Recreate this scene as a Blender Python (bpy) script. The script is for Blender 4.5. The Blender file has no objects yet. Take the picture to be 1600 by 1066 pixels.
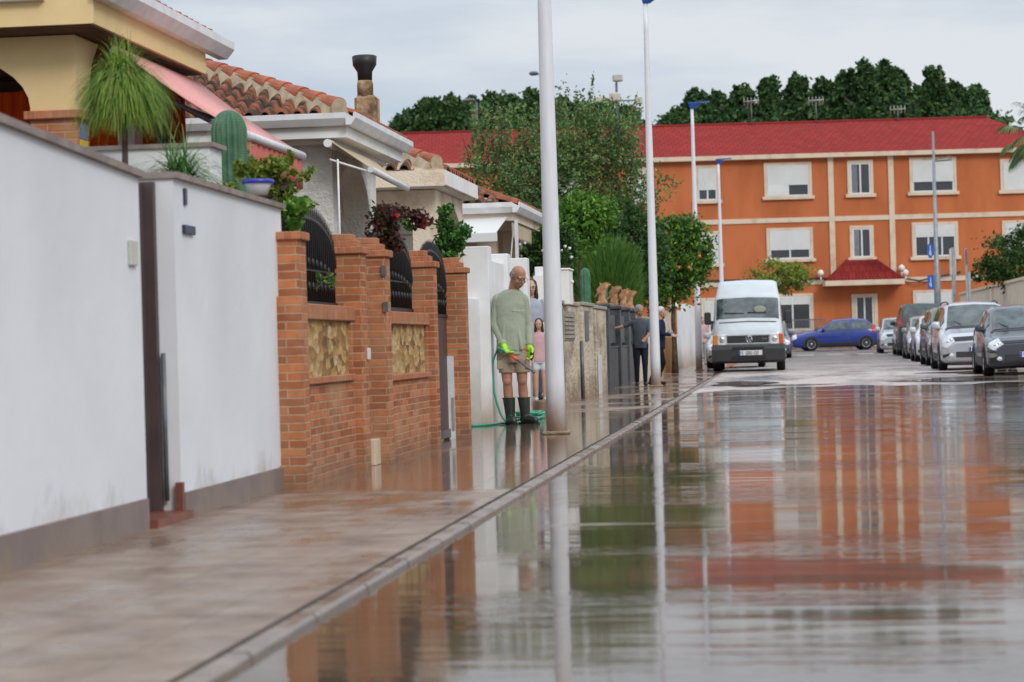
import bpy, math, random
import numpy as np
from mathutils import Vector, Matrix
random.seed(7); rng = np.random.default_rng(7)
PI = math.pi
SC = bpy.context.scene
COL = SC.collection
# ------------------------------------------------------------------ camera geometry
F = 3700.0; CAMZ = 0.98
YAW = math.atan(425/3700.0); PITCH = 0.00135; ROLL = 0.028
sa, ca = math.sin(YAW), math.cos(YAW)
fwd = Vector((-sa*math.cos(PITCH), ca*math.cos(PITCH), math.sin(PITCH)))
r0 = Vector((ca, sa, 0)); u0 = r0.cross(fwd)
rgt = r0*math.cos(ROLL) - u0*math.sin(ROLL)
upv = u0*math.cos(ROLL) + r0*math.sin(ROLL)
CAM = Vector((0, 0, CAMZ))
def ray(x, y): return fwd*F + rgt*(x-800) - upv*(y-533)
def PX(x, y, c): d = ray(x, y); return CAM + d*((c-CAM.x)/d.x)      # point on the plane X=c
def PY(x, y, c): d = ray(x, y); return CAM + d*((c-CAM.y)/d.y)
def PZ(x, y, c): d = ray(x, y); return CAM + d*((c-CAM.z)/d.z)
def D(depth, X): return (depth + X*sa)/ca                            # Y of a point at this depth and X
def gz(Y):
    t = min(1, max(0, (Y-85)/35.0)); return 0.2*t*t*(3-2*t)
SW = 0.07                                                            # pavement height over the road
# ------------------------------------------------------------------ materials
MATS = {}
def nodes(m):
    m.use_nodes = True; nt = m.node_tree; b = nt.nodes.get('Principled BSDF'); return nt, b
def mapping(nt, kind, scale):
    if kind == 'pos':
        g = nt.nodes.new('ShaderNodeNewGeometry'); o = g.outputs['Position']
    else:
        g = nt.nodes.new('ShaderNodeTexCoord'); o = g.outputs['Object']
    mp = nt.nodes.new('ShaderNodeMapping'); mp.inputs['Scale'].default_value = scale
    nt.links.new(o, mp.inputs['Vector']); return mp.outputs['Vector']
def noise(nt, vec, sc, det=4, rough=.55):
    n = nt.nodes.new('ShaderNodeTexNoise'); n.inputs['Scale'].default_value = sc; n.inputs['Detail'].default_value = det
    n.inputs['Roughness'].default_value = rough; nt.links.new(vec, n.inputs['Vector']); return n.outputs['Fac']
def ramp(nt, fac, stops, const=False):
    r = nt.nodes.new('ShaderNodeValToRGB'); e = r.color_ramp.elements
    if const: r.color_ramp.interpolation = 'CONSTANT'
    while len(e) < len(stops): e.new(.5)
    for i, (p, c) in enumerate(stops):
        e[i].position = p; e[i].color = (c, c, c, 1) if not hasattr(c, '__len__') else (*c[:3], 1)
    nt.links.new(fac, r.inputs['Fac']); return r.outputs['Color']
def mix(nt, fac, a, b):
    m = nt.nodes.new('ShaderNodeMix'); m.data_type = 'RGBA'
    if hasattr(fac, 'type') or hasattr(fac, 'links'): nt.links.new(fac, m.inputs[0])
    else: m.inputs[0].default_value = fac
    for v, i in ((a, 6), (b, 7)):
        if hasattr(v, 'links'): nt.links.new(v, m.inputs[i])
        else: m.inputs[i].default_value = (*v[:3], 1)
    return m.outputs[2]
def math_(nt, op, a, b=0.5, clamp=False):
    m = nt.nodes.new('ShaderNodeMath'); m.operation = op; m.use_clamp = clamp
    for v, i in ((a, 0), (b, 1)):
        if hasattr(v, 'links'): nt.links.new(v, m.inputs[i])
        else: m.inputs[i].default_value = v
    return m.outputs[0]
def bump(nt, b, h, strength, dist=.01):
    bp = nt.nodes.new('ShaderNodeBump'); bp.inputs['Strength'].default_value = strength; bp.inputs['Distance'].default_value = dist
    nt.links.new(h, bp.inputs['Height']); nt.links.new(bp.outputs['Normal'], b.inputs['Normal']); return bp
def mk(name, c, c2=None, sc=3, rough=.7, bsc=None, bst=.3, bd=.01, metal=0, kind='pos', stretch=(1,1,1), lo=.35, hi=.65, spec=None, r2=None, coat=0, dirt=None, dirt_h=(0,.6)):
    if name in MATS: return MATS[name]
    m = bpy.data.materials.new(name); nt, b = nodes(m); MATS[name] = m
    b.inputs['Roughness'].default_value = rough; b.inputs['Metallic'].default_value = metal
    b.inputs['Specular IOR Level'].default_value = spec if spec is not None else (.12 if rough >= .68 else .5); b.inputs['Coat Weight'].default_value = coat
    v = mapping(nt, kind, stretch)
    c2 = c2 or tuple(k*.8 for k in c)
    n = noise(nt, v, sc, 5)
    col = ramp(nt, n, [(lo, c2), (hi, c)])
    if dirt:
        g = nt.nodes.new('ShaderNodeNewGeometry'); s = nt.nodes.new('ShaderNodeSeparateXYZ'); nt.links.new(g.outputs['Position'], s.inputs[0])
        n2 = noise(nt, mapping(nt, 'pos', (1.3,1.3,.8)), 1.8, 7, .72)
        h = math_(nt, 'ADD', s.outputs['Z'], math_(nt, 'MULTIPLY', math_(nt, 'SUBTRACT', n2, .5), 1.2))
        fac = ramp(nt, h, [(dirt_h[0], .85), (dirt_h[1], 0.0)])
        col = mix(nt, fac, col, dirt)
    nt.links.new(col, b.inputs['Base Color'])
    if r2 is not None: nt.links.new(ramp(nt, n, [(lo, r2), (hi, rough)]), b.inputs['Roughness'])
    if bsc: bump(nt, b, noise(nt, mapping(nt, kind, stretch), bsc, 5), bst, bd)
    return m
def leafmat(name, cols, rough=.55, trans=.25):
    if name in MATS: return MATS[name]
    m = bpy.data.materials.new(name); nt, b = nodes(m); MATS[name] = m
    g = nt.nodes.new('ShaderNodeNewGeometry')
    k = len(cols); col = ramp(nt, g.outputs['Random Per Island'], [(i/max(1, k-1), c) for i, c in enumerate(cols)])
    nt.links.new(col, b.inputs['Base Color']); b.inputs['Roughness'].default_value = rough; b.inputs['Specular IOR Level'].default_value = .25
    if trans:
        t = nt.nodes.new('ShaderNodeBsdfTranslucent'); nt.links.new(col, t.inputs['Color'])
        mx = nt.nodes.new('ShaderNodeMixShader'); mx.inputs[0].default_value = trans
        out = nt.nodes['Material Output']; nt.links.new(b.outputs[0], mx.inputs[1]); nt.links.new(t.outputs[0], mx.inputs[2]); nt.links.new(mx.outputs[0], out.inputs[0])
    return m
def brickmat(name, c1, c2, mortar, w=.25, h=.056, ms=.007, bst=.6):
    if name in MATS: return MATS[name]
    m = bpy.data.materials.new(name); nt, b = nodes(m); MATS[name] = m
    g = nt.nodes.new('ShaderNodeNewGeometry'); s = nt.nodes.new('ShaderNodeSeparateXYZ'); nt.links.new(g.outputs['Position'], s.inputs[0])
    cx = nt.nodes.new('ShaderNodeCombineXYZ'); nt.links.new(math_(nt, 'ADD', s.outputs['X'], s.outputs['Y']), cx.inputs[0])
    wob = noise(nt, g.outputs['Position'], 6, 2)
    nt.links.new(math_(nt, 'ADD', s.outputs['Z'], math_(nt, 'MULTIPLY', wob, .012)), cx.inputs[1])
    t = nt.nodes.new('ShaderNodeTexBrick'); nt.links.new(cx.outputs[0], t.inputs['Vector'])
    t.inputs['Scale'].default_value = 1; t.inputs['Brick Width'].default_value = w; t.inputs['Row Height'].default_value = h
    t.inputs['Mortar Size'].default_value = ms; t.inputs['Mortar Smooth'].default_value = .25; t.inputs['Bias'].default_value = 0
    t.inputs['Color1'].default_value = (*c1, 1); t.inputs['Color2'].default_value = (*c2, 1); t.inputs['Mortar'].default_value = (*mortar, 1)
    n = noise(nt, g.outputs['Position'], 14, 5); col = mix(nt, ramp(nt, n, [(.4, 0.0), (.75, .55)]), t.outputs['Color'], tuple(k*.45 for k in c1))
    n2 = noise(nt, g.outputs['Position'], 2.2, 4); col = mix(nt, ramp(nt, n2, [(.45, 0.0), (.7, .45)]), col, mortar)
    h2 = math_(nt, 'ADD', s.outputs['Z'], math_(nt, 'MULTIPLY', math_(nt, 'SUBTRACT', n2, .5), .5))
    col = mix(nt, ramp(nt, h2, [(.05, .6), (.3, 0.0)]), col, (.19, .13, .09))
    nt.links.new(col, b.inputs['Base Color']); b.inputs['Roughness'].default_value = .8; b.inputs['Specular IOR Level'].default_value = .15
    hh = math_(nt, 'SUBTRACT', math_(nt, 'MULTIPLY', n, .4), t.outputs['Fac'])
    bump(nt, b, hh, bst, .012); return m
# ------------------------------------------------------------------ object helpers
OFF = {}
def props(o, label=None, cat=None, group=None, kind=None):
    if label: o['label'] = label
    if cat: o['category'] = cat
    if group: o['group'] = group
    if kind: o['kind'] = kind
    return o
def thing(name, label, cat, loc=(0,0,0), group=None, rz=0, local=False):
    o = bpy.data.objects.new(name, None); o.empty_display_size = .2; COL.objects.link(o)
    o.location = loc; o.rotation_euler = (0, 0, rz)
    OFF[o.name] = Vector((0,0,0)) if local else Vector(loc)
    return props(o, label, cat, group)
def copy_tree(o, loc=None, rz=None, label=None, parent=None):
    c = o.copy(); COL.objects.link(c)
    if parent: c.parent = parent
    if loc is not None: c.location = loc
    if rz is not None: c.rotation_euler = (0, 0, rz)
    if label: c['label'] = label
    for ch in list(o.children): copy_tree(ch, parent=c)
    return c
class MB:
    def __init__(s): s.v = []; s.f = []; s.sm = []
    def add(s, vs, fs, smooth=False):
        n = len(s.v); s.v += [tuple(v) for v in vs]; s.f += [tuple(i+n for i in f) for f in fs]; s.sm += [smooth]*len(fs); return s
    def box(s, a, b, bev=0):
        x0, x1 = sorted((a[0], b[0])); y0, y1 = sorted((a[1], b[1])); z0, z1 = sorted((a[2], b[2]))
        if bev <= 0:
            return s.add([(x0,y0,z0),(x1,y0,z0),(x1,y1,z0),(x0,y1,z0),(x0,y0,z1),(x1,y0,z1),(x1,y1,z1),(x0,y1,z1)],
                         [(0,3,2,1),(4,5,6,7),(0,1,5,4),(1,2,6,5),(2,3,7,6),(3,0,4,7)])
        e = min(bev, (x1-x0)*.45, (y1-y0)*.45, (z1-z0)*.45); rings = []
        for z, i in ((z0, e), (z0+e, 0), (z1-e, 0), (z1, e)):
            X0, X1, Y0, Y1 = x0+i, x1-i, y0+i, y1-i
            rings.append([(X0+e,Y0,z),(X1-e,Y0,z),(X1,Y0+e,z),(X1,Y1-e,z),(X1-e,Y1,z),(X0+e,Y1,z),(X0,Y1-e,z),(X0,Y0+e,z)])
        return s.loft(rings)
    def loft(s, rings, cap=True, smooth=False, close=True):
        n = len(rings[0]); vs = [p for r in rings for p in r]; fs = []
        for j in range(len(rings)-1):
            for i in range(n if close else n-1):
                k = (i+1) % n; fs.append((j*n+i, j*n+k, (j+1)*n+k, (j+1)*n+i))
        s.add(vs, fs, smooth)
        if cap and close:
            m = len(s.v)-len(vs); s.f += [tuple(m+i for i in reversed(range(n))), tuple(m+(len(rings)-1)*n+i for i in range(n))]; s.sm += [False, False]
        return s
    def tube(s, pts, r, n=10, smooth=True, cap=True, sq=(1,1)):
        pts = [Vector(p) for p in pts]; rs = r if hasattr(r, '__len__') else [r]*len(pts); rings = []
        t0 = (pts[1]-pts[0]).normalized(); a = Vector((0,0,1)) if abs(t0.z) < .9 else Vector((1,0,0))
        u = t0.cross(a).normalized()
        for i, p in enumerate(pts):
            t = (pts[min(i+1, len(pts)-1)]-pts[max(i-1, 0)]).normalized()
            u = (u - t*u.dot(t)).normalized(); w = t.cross(u)
            rings.append([p + (u*math.cos(q)*sq[0] + w*math.sin(q)*sq[1])*rs[i] for q in [2*PI*k/n for k in range(n)]])
        return s.loft(rings, cap, smooth)
    def cap(s, a, b, ra, rb=None, n=12):           # capsule
        rb = ra if rb is None else rb; a = Vector(a); b = Vector(b); d = (b-a).normalized(); P = []; R = []
        for q in (-80, -50, -25, 0): P.append(a + d*ra*math.sin(math.radians(q))); R.append(ra*math.cos(math.radians(q)))
        for q in (0, 25, 50, 80): P.append(b + d*rb*math.sin(math.radians(q))); R.append(rb*math.cos(math.radians(q)))
        return s.tube(P, R, n)
    def ell(s, c, r, n=16, m=10, M=None):
        rings = []
        for j in range(m+1):
            th = -PI/2 + PI*(j+.02*(j == 0)-.02*(j == m))/m
            ring = []
            for k in range(n):
                p = Vector((math.cos(th)*math.cos(2*PI*k/n)*r[0], math.cos(th)*math.sin(2*PI*k/n)*r[1], math.sin(th)*r[2]))
                if M: p = M @ p
                ring.append(p+Vector(c))
            rings.append(ring)
        return s.loft(rings, True, True)
    def rings(s, secs, n=20, smooth=True):           # (cx,cy,z,rx,ry)
        return s.loft([[(cx+rx*math.cos(2*PI*k/n), cy+ry*math.sin(2*PI*k/n), z) for k in range(n)] for cx, cy, z, rx, ry in secs], True, smooth)
    def lathe(s, c, prof, n=20):
        return s.rings([(c[0], c[1], c[2]+z, r, r) for r, z in prof], n)
    def prism(s, poly, vec, smooth=False):           # planar polygon extruded by vec
        n = len(poly); vec = Vector(vec); vs = [Vector(p) for p in poly]+[Vector(p)+vec for p in poly]
        fs = [tuple(range(n)), tuple(reversed(range(n, 2*n)))] + [(i, (i+1) % n + 0, (i+1) % n+n, i+n) for i in range(n)]
        fs[2:] = [(i+n, (i+1) % n+n, (i+1) % n, i) for i in range(n)]
        return s.add(vs, fs, smooth)
    def quad(s, a, b, c, d): return s.add([a,b,c,d], [(0,1,2,3)])
    def build(s, name, mat, parent=None, label=None, cat=None, group=None, kind=None, recalc=True):
        V = np.array([tuple(v) for v in s.v], dtype=float)
        if parent is not None: r = parent; 
        if parent is not None:
            while r.parent: r = r.parent
            off = np.array(OFF.get(r.name, (0,0,0))); org = off
        elif kind == 'structure': org = np.zeros(3)
        else:
            lo, hi = V.min(0), V.max(0); org = np.array([(lo[0]+hi[0])/2, (lo[1]+hi[1])/2, lo[2]])
        me = bpy.data.meshes.new(name); me.from_pydata((V-org).tolist(), [], s.f)
        me.polygons.foreach_set('use_smooth', s.sm)
        if recalc:
            import bmesh
            bm = bmesh.new(); bm.from_mesh(me); bmesh.ops.recalc_face_normals(bm, faces=bm.faces); bm.to_mesh(me); bm.free()
        me.materials.append(mat)
        o = bpy.data.objects.new(name, me); COL.objects.link(o)
        if parent is not None: o.parent = parent
        else: o.location = org; OFF[o.name] = Vector(org)
        return props(o, label, cat, group, kind)
def voxel(o, size, smooth=3, sub=False):
    m = o.modifiers.new('Remesh', 'REMESH'); m.mode = 'VOXEL'; m.voxel_size = size; m.use_smooth_shade = True
    if smooth:
        k = o.modifiers.new('Smooth', 'SMOOTH'); k.iterations = smooth; k.factor = .5
    return o
# ------------------------------------------------------------------ foliage
def leafcloud(name, mat, blobs, size, parent=None, aspect=.5, clump=.28, nclump=None, shell=.45, vert=0, **kw):
    """blobs: (center, radii, leaves). leaf-sized rhombi gathered into clumps through each volume"""
    P = []; S = []
    for c, r, n in blobs:
        c = np.array(c); r = np.array(r if hasattr(r, '__len__') else (r, r, r)); k = nclump or max(6, n//45)
        d = rng.normal(size=(k, 3)); d /= np.linalg.norm(d, axis=1)[:, None]
        cc = d*(shell+(1-shell)*rng.random((k, 1))**.6)
        w = rng.random(k)+.35; idx = rng.choice(k, n, p=w/w.sum())
        sg = clump*(.6+.8*rng.random(k))
        p = cc[idx]+rng.normal(size=(n, 3))*sg[idx][:, None]*.55
        P.append(c+p*r)
    P = np.concatenate(P); n = len(P)
    a = rng.normal(size=(n, 3)); 
    if vert: a[:, 2] += vert*np.sign(a[:, 2]+.3)*2
    a /= np.linalg.norm(a, axis=1)[:, None]
    b = rng.normal(size=(n, 3)); b -= (a*b).sum(1)[:, None]*a; b /= np.linalg.norm(b, axis=1)[:, None]
    s = size*(.6+.8*rng.random((n, 1)))
    V = np.stack([P-a*s, P+b*s*aspect, P+a*s, P-b*s*aspect], 1).reshape(-1, 3)
    m = MB(); m.v = V.tolist(); m.f = [(4*i, 4*i+1, 4*i+2, 4*i+3) for i in range(n)]; m.sm = [False]*n
    return m.build(name, mat, parent, recalc=False, **kw)
def strands(name, mat, c, n, length, width, parent=None, up=.6, droop=1.0, spread=1.0, seg=5, jitter=.03, **kw):
    m = MB()
    for i in range(n):
        az = random.uniform(0, 2*PI); el = random.uniform(.0, 1.0)*up + .15; L = length*random.uniform(.6, 1.1)
        d = Vector((math.cos(az)*math.cos(el*PI/2)*spread, math.sin(az)*math.cos(el*PI/2)*spread, math.sin(el*PI/2)))
        p = Vector(c)+Vector((random.uniform(-1,1), random.uniform(-1,1), random.uniform(-1,1)))*jitter
        side = d.cross(Vector((0,0,1))).normalized(); pts = []; 
        for k in range(seg+1):
            pts.append(p.copy()); p = p+d*(L/seg); d = (d+Vector((0,0,-droop/seg*1.6))).normalized()
        vs = []
        for k, q in enumerate(pts):
            w = width*(1-.8*k/seg)*.5; vs += [q-side*w, q+side*w]
        m.add(vs, [(2*k, 2*k+1, 2*k+3, 2*k+2) for k in range(seg)])
    return m.build(name, mat, parent, recalc=False, **kw)
def trunk(parent, mat, base, top, r, limbs=5, spread=1.0, name='trunk', lh=.45):
    m = MB(); b = Vector(base); t = Vector(top); pts = [b+(t-b)*k/5+Vector((random.uniform(-1,1), random.uniform(-1,1), 0))*r*.6*(0 < k) for k in range(6)]
    m.tube(pts, [r*(1.25 if k == 0 else 1-.13*k) for k in range(6)], 8)
    for i in range(limbs):
        q = lh+(.95-lh)*i/max(1, limbs-1); p = b+(t-b)*q; az = i*2.4+random.uniform(-.4,.4); L = spread*(1.15-q*.5)
        e = p+Vector((math.cos(az)*L, math.sin(az)*L, L*.75)); mid = (p+e)/2+Vector((0,0,-.06*L))
        m.tube([p, mid, e], [r*.5, r*.3, r*.1], 6)
    return m.build(name, mat, parent)
# ------------------------------------------------------------------ materials used
WHITE_W = mk('white_render', (.74,.745,.765), (.64,.64,.66), .7, .8, 9, .16, .02, lo=.25, hi=.6, dirt=(.45,.39,.33), dirt_h=(-.25,.3))
WHITE_P = mk('white_pier_render', (.80,.80,.80), (.70,.69,.67), 2.2, .8, 60, .2, .006, dirt=(.4,.3,.22), dirt_h=(-.1,.75))
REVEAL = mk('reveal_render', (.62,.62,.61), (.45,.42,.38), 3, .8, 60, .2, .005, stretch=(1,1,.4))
COPING = mk('coping_stone', (.33,.27,.24), (.22,.18,.16), 6, .7, 50, .2)
PLINTH = mk('plinth_tile', (.24,.185,.165), (.19,.145,.13), 4, .55, 30, .1, dirt=(.27,.2,.15), dirt_h=(0,.2))
BROWN_M = mk('brown_gate_metal', (.085,.052,.05), (.06,.04,.04), 5, .5)
STEP_T = mk('red_step_tile', (.24,.07,.045), (.16,.06,.04), 8, .4)
CREAM_PL = mk('cream_plastic', (.55,.54,.46), None, 4, .5)
GREYPIPE = mk('grey_metal', (.16,.17,.18), (.11,.115,.12), 8, .45, metal=.3)
NAVY = mk('navy_enamel', (.02,.025,.07), None, 4, .4)
BLACKM = mk('black_iron', (.012,.012,.013), (.02,.018,.016), 10, .5)
BRICK = brickmat('orange_brick', (.55,.20,.085), (.29,.09,.042), (.46,.30,.18), ms=.0065)
BRICKH = brickmat('rowlock_brick', (.50,.19,.09), (.40,.14,.07), (.42,.25,.15), w=.06, h=.4, ms=.005)
def stonepanel():
    m = bpy.data.materials.new('split_stone'); nt, b = nodes(m); v = mapping(nt, 'pos', (1, 7, 15))
    t = nt.nodes.new('ShaderNodeTexVoronoi'); t.inputs['Scale'].default_value = 1; nt.links.new(v, t.inputs['Vector'])
    c = nt.nodes.new('ShaderNodeSeparateColor'); nt.links.new(t.outputs['Color'], c.inputs[0])
    col = ramp(nt, c.outputs[0], [(0, (.12,.055,.015)), (.3, (.36,.18,.05)), (.6, (.52,.32,.10)), (1, (.60,.44,.22))])
    n = noise(nt, mapping(nt, 'pos', (1,1,1)), 30, 5); col = mix(nt, ramp(nt, n, [(.4, 0.0), (.7, .6)]), col, (.16,.08,.03))
    nt.links.new(col, b.inputs['Base Color']); b.inputs['Roughness'].default_value = .8
    bump(nt, b, math_(nt, 'ADD', t.outputs['Distance'], n), .8, .02); return m
STONE = stonepanel()
YEL = mk('yellow_render', (.80,.60,.31), (.72,.53,.27), 2, .8, 70, .15)
SOFF = mk('brown_soffit', (.17,.09,.06), (.12,.07,.05), 3, .7)
GUT = mk('white_gutter', (.78,.78,.78), (.66,.65,.64), 5, .4)
TILE = mk('terracotta_tile', (.38,.115,.06), (.17,.075,.05), 5, .75, 40, .3, .01, lo=.38, hi=.6)
TILE2 = mk('mossy_tile', (.32,.11,.06), (.075,.055,.042), 7, .8, 40, .4, .012, lo=.42, hi=.62)
RIDGE = mk('ridge_tile', (.43,.14,.075), (.28,.09,.05), 5, .7, 40, .2)
MORT = mk('mortar', (.52,.42,.29), (.36,.28,.19), 9, .9, 50, .4)
STUCCO = mk('rough_stucco', (.80,.77,.71), (.70,.67,.61), 6, .9, 28, .9, .03)
CREAMH = mk('cream_stucco', (.76,.64,.50), (.54,.40,.27), 3, .9, 30, .7, .02, lo=.3, hi=.5)
CREAMW = mk('cream_plain', (.68,.58,.46), (.58,.48,.38), 2, .85)
WHITEH = mk('white_fascia', (.8,.79,.76), (.72,.69,.65), 3, .7)
AWP = mk('pink_awning', (.72,.36,.33), (.66,.31,.28), 1.5, .8, 160, .1)
AWR = mk('red_blind', (.85,.13,.02), (.75,.10,.015), 2, .75)
AWS = mk('salmon_valance', (.52,.16,.12), (.46,.13,.1), 3, .8)
AWC = mk('beige_awning', (.56,.47,.34), (.48,.38,.26), 4, .8)
BARW = mk('white_metal', (.7,.7,.7), (.62,.62,.62), 6, .35)
def polemat():
    return mk('white_pole_paint', (.72,.72,.74), (.66,.66,.68), 4, .4, dirt=(.42,.27,.17), dirt_h=(-.25,.5), kind='pos', stretch=(6,6,1))
POLE = polemat()
BLUEH = mk('blue_lamp_housing', (.02,.10,.42), None, 4, .35)
GLASSD = mk('dark_glass', (.03,.035,.04), (.05,.055,.06), .7, .06, spec=.6)
ORANGE = mk('orange_render', (.53,.160,.062), (.39,.112,.043), .8, .85, 12, .12, .02, lo=.28, hi=.62, stretch=(1,1,.35))
TRIM = mk('cream_trim', (.66,.53,.40), (.5,.38,.27), 1.5, .8, lo=.25, hi=.5)
SHUT = mk('white_shutter', (.68,.68,.66), (.62,.62,.6), 1, .5)
def rooftiles():
    m = bpy.data.materials.new('red_painted_tiles'); nt, b = nodes(m); g = nt.nodes.new('ShaderNodeTexCoord')
    s = nt.nodes.new('ShaderNodeSeparateXYZ'); nt.links.new(g.outputs['Object'], s.inputs[0])
    cx = nt.nodes.new('ShaderNodeCombineXYZ'); nt.links.new(s.outputs['X'], cx.inputs[0]); nt.links.new(s.outputs['Y'], cx.inputs[1])
    t = nt.nodes.new('ShaderNodeTexBrick'); nt.links.new(cx.outputs[0], t.inputs['Vector']); t.inputs['Scale'].default_value = 1
    t.inputs['Brick Width'].default_value = .4; t.inputs['Row Height'].default_value = .42; t.inputs['Mortar Size'].default_value = .05; t.inputs['Mortar Smooth'].default_value = 1
    t.inputs['Color1'].default_value = (.31,.04,.036,1); t.inputs['Color2'].default_value = (.24,.033,.03,1); t.inputs['Mortar'].default_value = (.17,.02,.02,1)
    n = noise(nt, g.outputs['Object'], .5, 5); col = mix(nt, ramp(nt, n, [(.4, 0.0), (.75, .5)]), t.outputs['Color'], (.22,.035,.03))
    nt.links.new(col, b.inputs['Base Color']); b.inputs['Roughness'].default_value = .9; b.inputs['Specular IOR Level'].default_value = .05; bump(nt, b, t.outputs['Fac'], -.5, .05); return m
RROOF = rooftiles()
BARK = mk('bark', (.13,.095,.07), (.07,.05,.04), 8, .9, 25, .6, .02)
# foliage
L_OLIVE = leafmat('leaves_olive', [(.045,.10,.035), (.10,.18,.055), (.24,.34,.10), (.14,.24,.07), (.06,.13,.045), (.08,.16,.05), (.18,.28,.09), (.30,.16,.07)])
L_BRIGHT = leafmat('leaves_bright', [(.04,.12,.015), (.10,.24,.025), (.22,.38,.06)])
L_DARK = leafmat('leaves_dark', [(.02,.06,.016), (.04,.10,.022), (.08,.16,.035)])
L_PINE = leafmat('leaves_pine', [(.016,.05,.016), (.038,.09,.024), (.09,.16,.045)], .7, .1)
L_MOP = leafmat('leaves_mop', [(.07,.17,.02), (.14,.28,.03), (.26,.38,.06), (.36,.36,.10)])
L_GRASS = leafmat('leaves_spiky', [(.06,.15,.04), (.12,.26,.07), (.2,.34,.1)])
L_RED = leafmat('leaves_red', [(.06,.012,.015), (.12,.02,.025), (.05,.04,.02), (.03,.06,.02)])
L_YG = leafmat('leaves_yellow_green', [(.07,.15,.02), (.17,.25,.03), (.3,.3,.05)])
L_PALM = leafmat('leaves_palm', [(.07,.14,.045), (.13,.22,.08), (.2,.29,.13)])
FRUIT = mk('orange_fruit', (.65,.17,.02), None, 5, .5)
PETAL = mk('white_petal', (.8,.8,.78), None, 5, .6)
REDP = mk('red_petal', (.5,.012,.03), None, 5, .6)
CACT = mk('cactus_skin', (.10,.2,.12), (.06,.14,.08), 10, .7)
TERRA = mk('terracotta', (.55,.31,.17), (.34,.17,.09), 12, .8)
POTB = mk('blue_white_pot', (.7,.7,.72), None, 4, .3); POTBL = mk('blue_glaze', (.03,.05,.4), None, 4, .3)
OLDW = mk('old_cream_wall', (.58,.50,.38), (.30,.24,.17), 2.0, .9, 14, 1, .05, lo=.36, hi=.56, stretch=(.7,.4,1), dirt=(.3,.2,.13), dirt_h=(-.1,.5))
CONC = mk('concrete', (.42,.38,.31), (.28,.25,.2), 5, .9, 25, .5, .02)
SLATE = mk('black_slate', (.045,.048,.055), (.09,.09,.095), 5, .4, 20, .5, .02)
OCHRE = mk('ochre_render', (.45,.22,.08), (.36,.17,.06), 3, .85)
RUBBER = mk('rubber', (.018,.018,.018), (.03,.027,.025), 6, .75)
RIM = mk('alloy', (.5,.5,.52), (.4,.4,.42), 6, .35, metal=.8)
CGLASS = mk('car_glass', (.10,.13,.13), (.025,.03,.03), 3.2, .04, spec=.8, kind='obj')  # opaque; teal sky reflection and dim interior are painted in as blotches
BLKPL = mk('black_plastic', (.025,.026,.028), (.035,.035,.036), 8, .55)
LAMPG = mk('headlamp_glass', (.74,.76,.78), (.5,.52,.54), 10, .12, kind='obj'); AMBER = mk('amber_lens', (.75,.22,.02), None, 6, .2); REDL = mk('red_lens', (.45,.01,.01), None, 6, .2)
PLATE = mk('number_plate', (.78,.78,.76), None, 5, .4); PLBLUE = mk('plate_blue', (.02,.08,.45), None, 5, .4); INK = mk('black_ink', (.012,.012,.012), None, 5, .5)
CHROME = mk('chrome', (.75,.75,.77), (.6,.6,.62), 8, .18, metal=1)
def paint(name, c, rough=.25, metal=0, mud=True):
    return mk(name, c, tuple(k*.9 for k in c), 3, rough, metal=metal, coat=.6, kind='obj')
# ------------------------------------------------------------------ ground materials
def roadmat():
    m = bpy.data.materials.new('wet_muddy_asphalt'); nt, b = nodes(m)
    g = nt.nodes.new('ShaderNodeNewGeometry'); s = nt.nodes.new('ShaderNodeSeparateXYZ'); nt.links.new(g.outputs['Position'], s.inputs[0])
    n1 = noise(nt, mapping(nt, 'pos', (.55,.16,1)), 1, 6, .65); n2 = noise(nt, mapping(nt, 'pos', (3,1,1)), 2, 5); n3 = noise(nt, g.outputs['Position'], 60, 3)
    asph = ramp(nt, n2, [(.3, (.12,.10,.088)), (.7, (.21,.18,.16))])
    mud = ramp(nt, n2, [(.3, (.40,.31,.27)), (.7, (.56,.48,.44))])
    far = ramp(nt, math_(nt, 'MULTIPLY', s.outputs['Y'], .01), [(.56, 1.0), (.86, 0.0)])
    mk_ = math_(nt, 'MULTIPLY', ramp(nt, n1, [(.40, 0.0), (.56, 1.0)]), far)
    nt.links.new(mix(nt, mk_, asph, mud), b.inputs['Base Color'])
    wet = ramp(nt, n1, [(.36, .16), (.55, .6)]); nt.links.new(wet, b.inputs['Roughness'])
    bump(nt, b, math_(nt, 'ADD', n3, n2), .25, .01); return m
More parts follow.
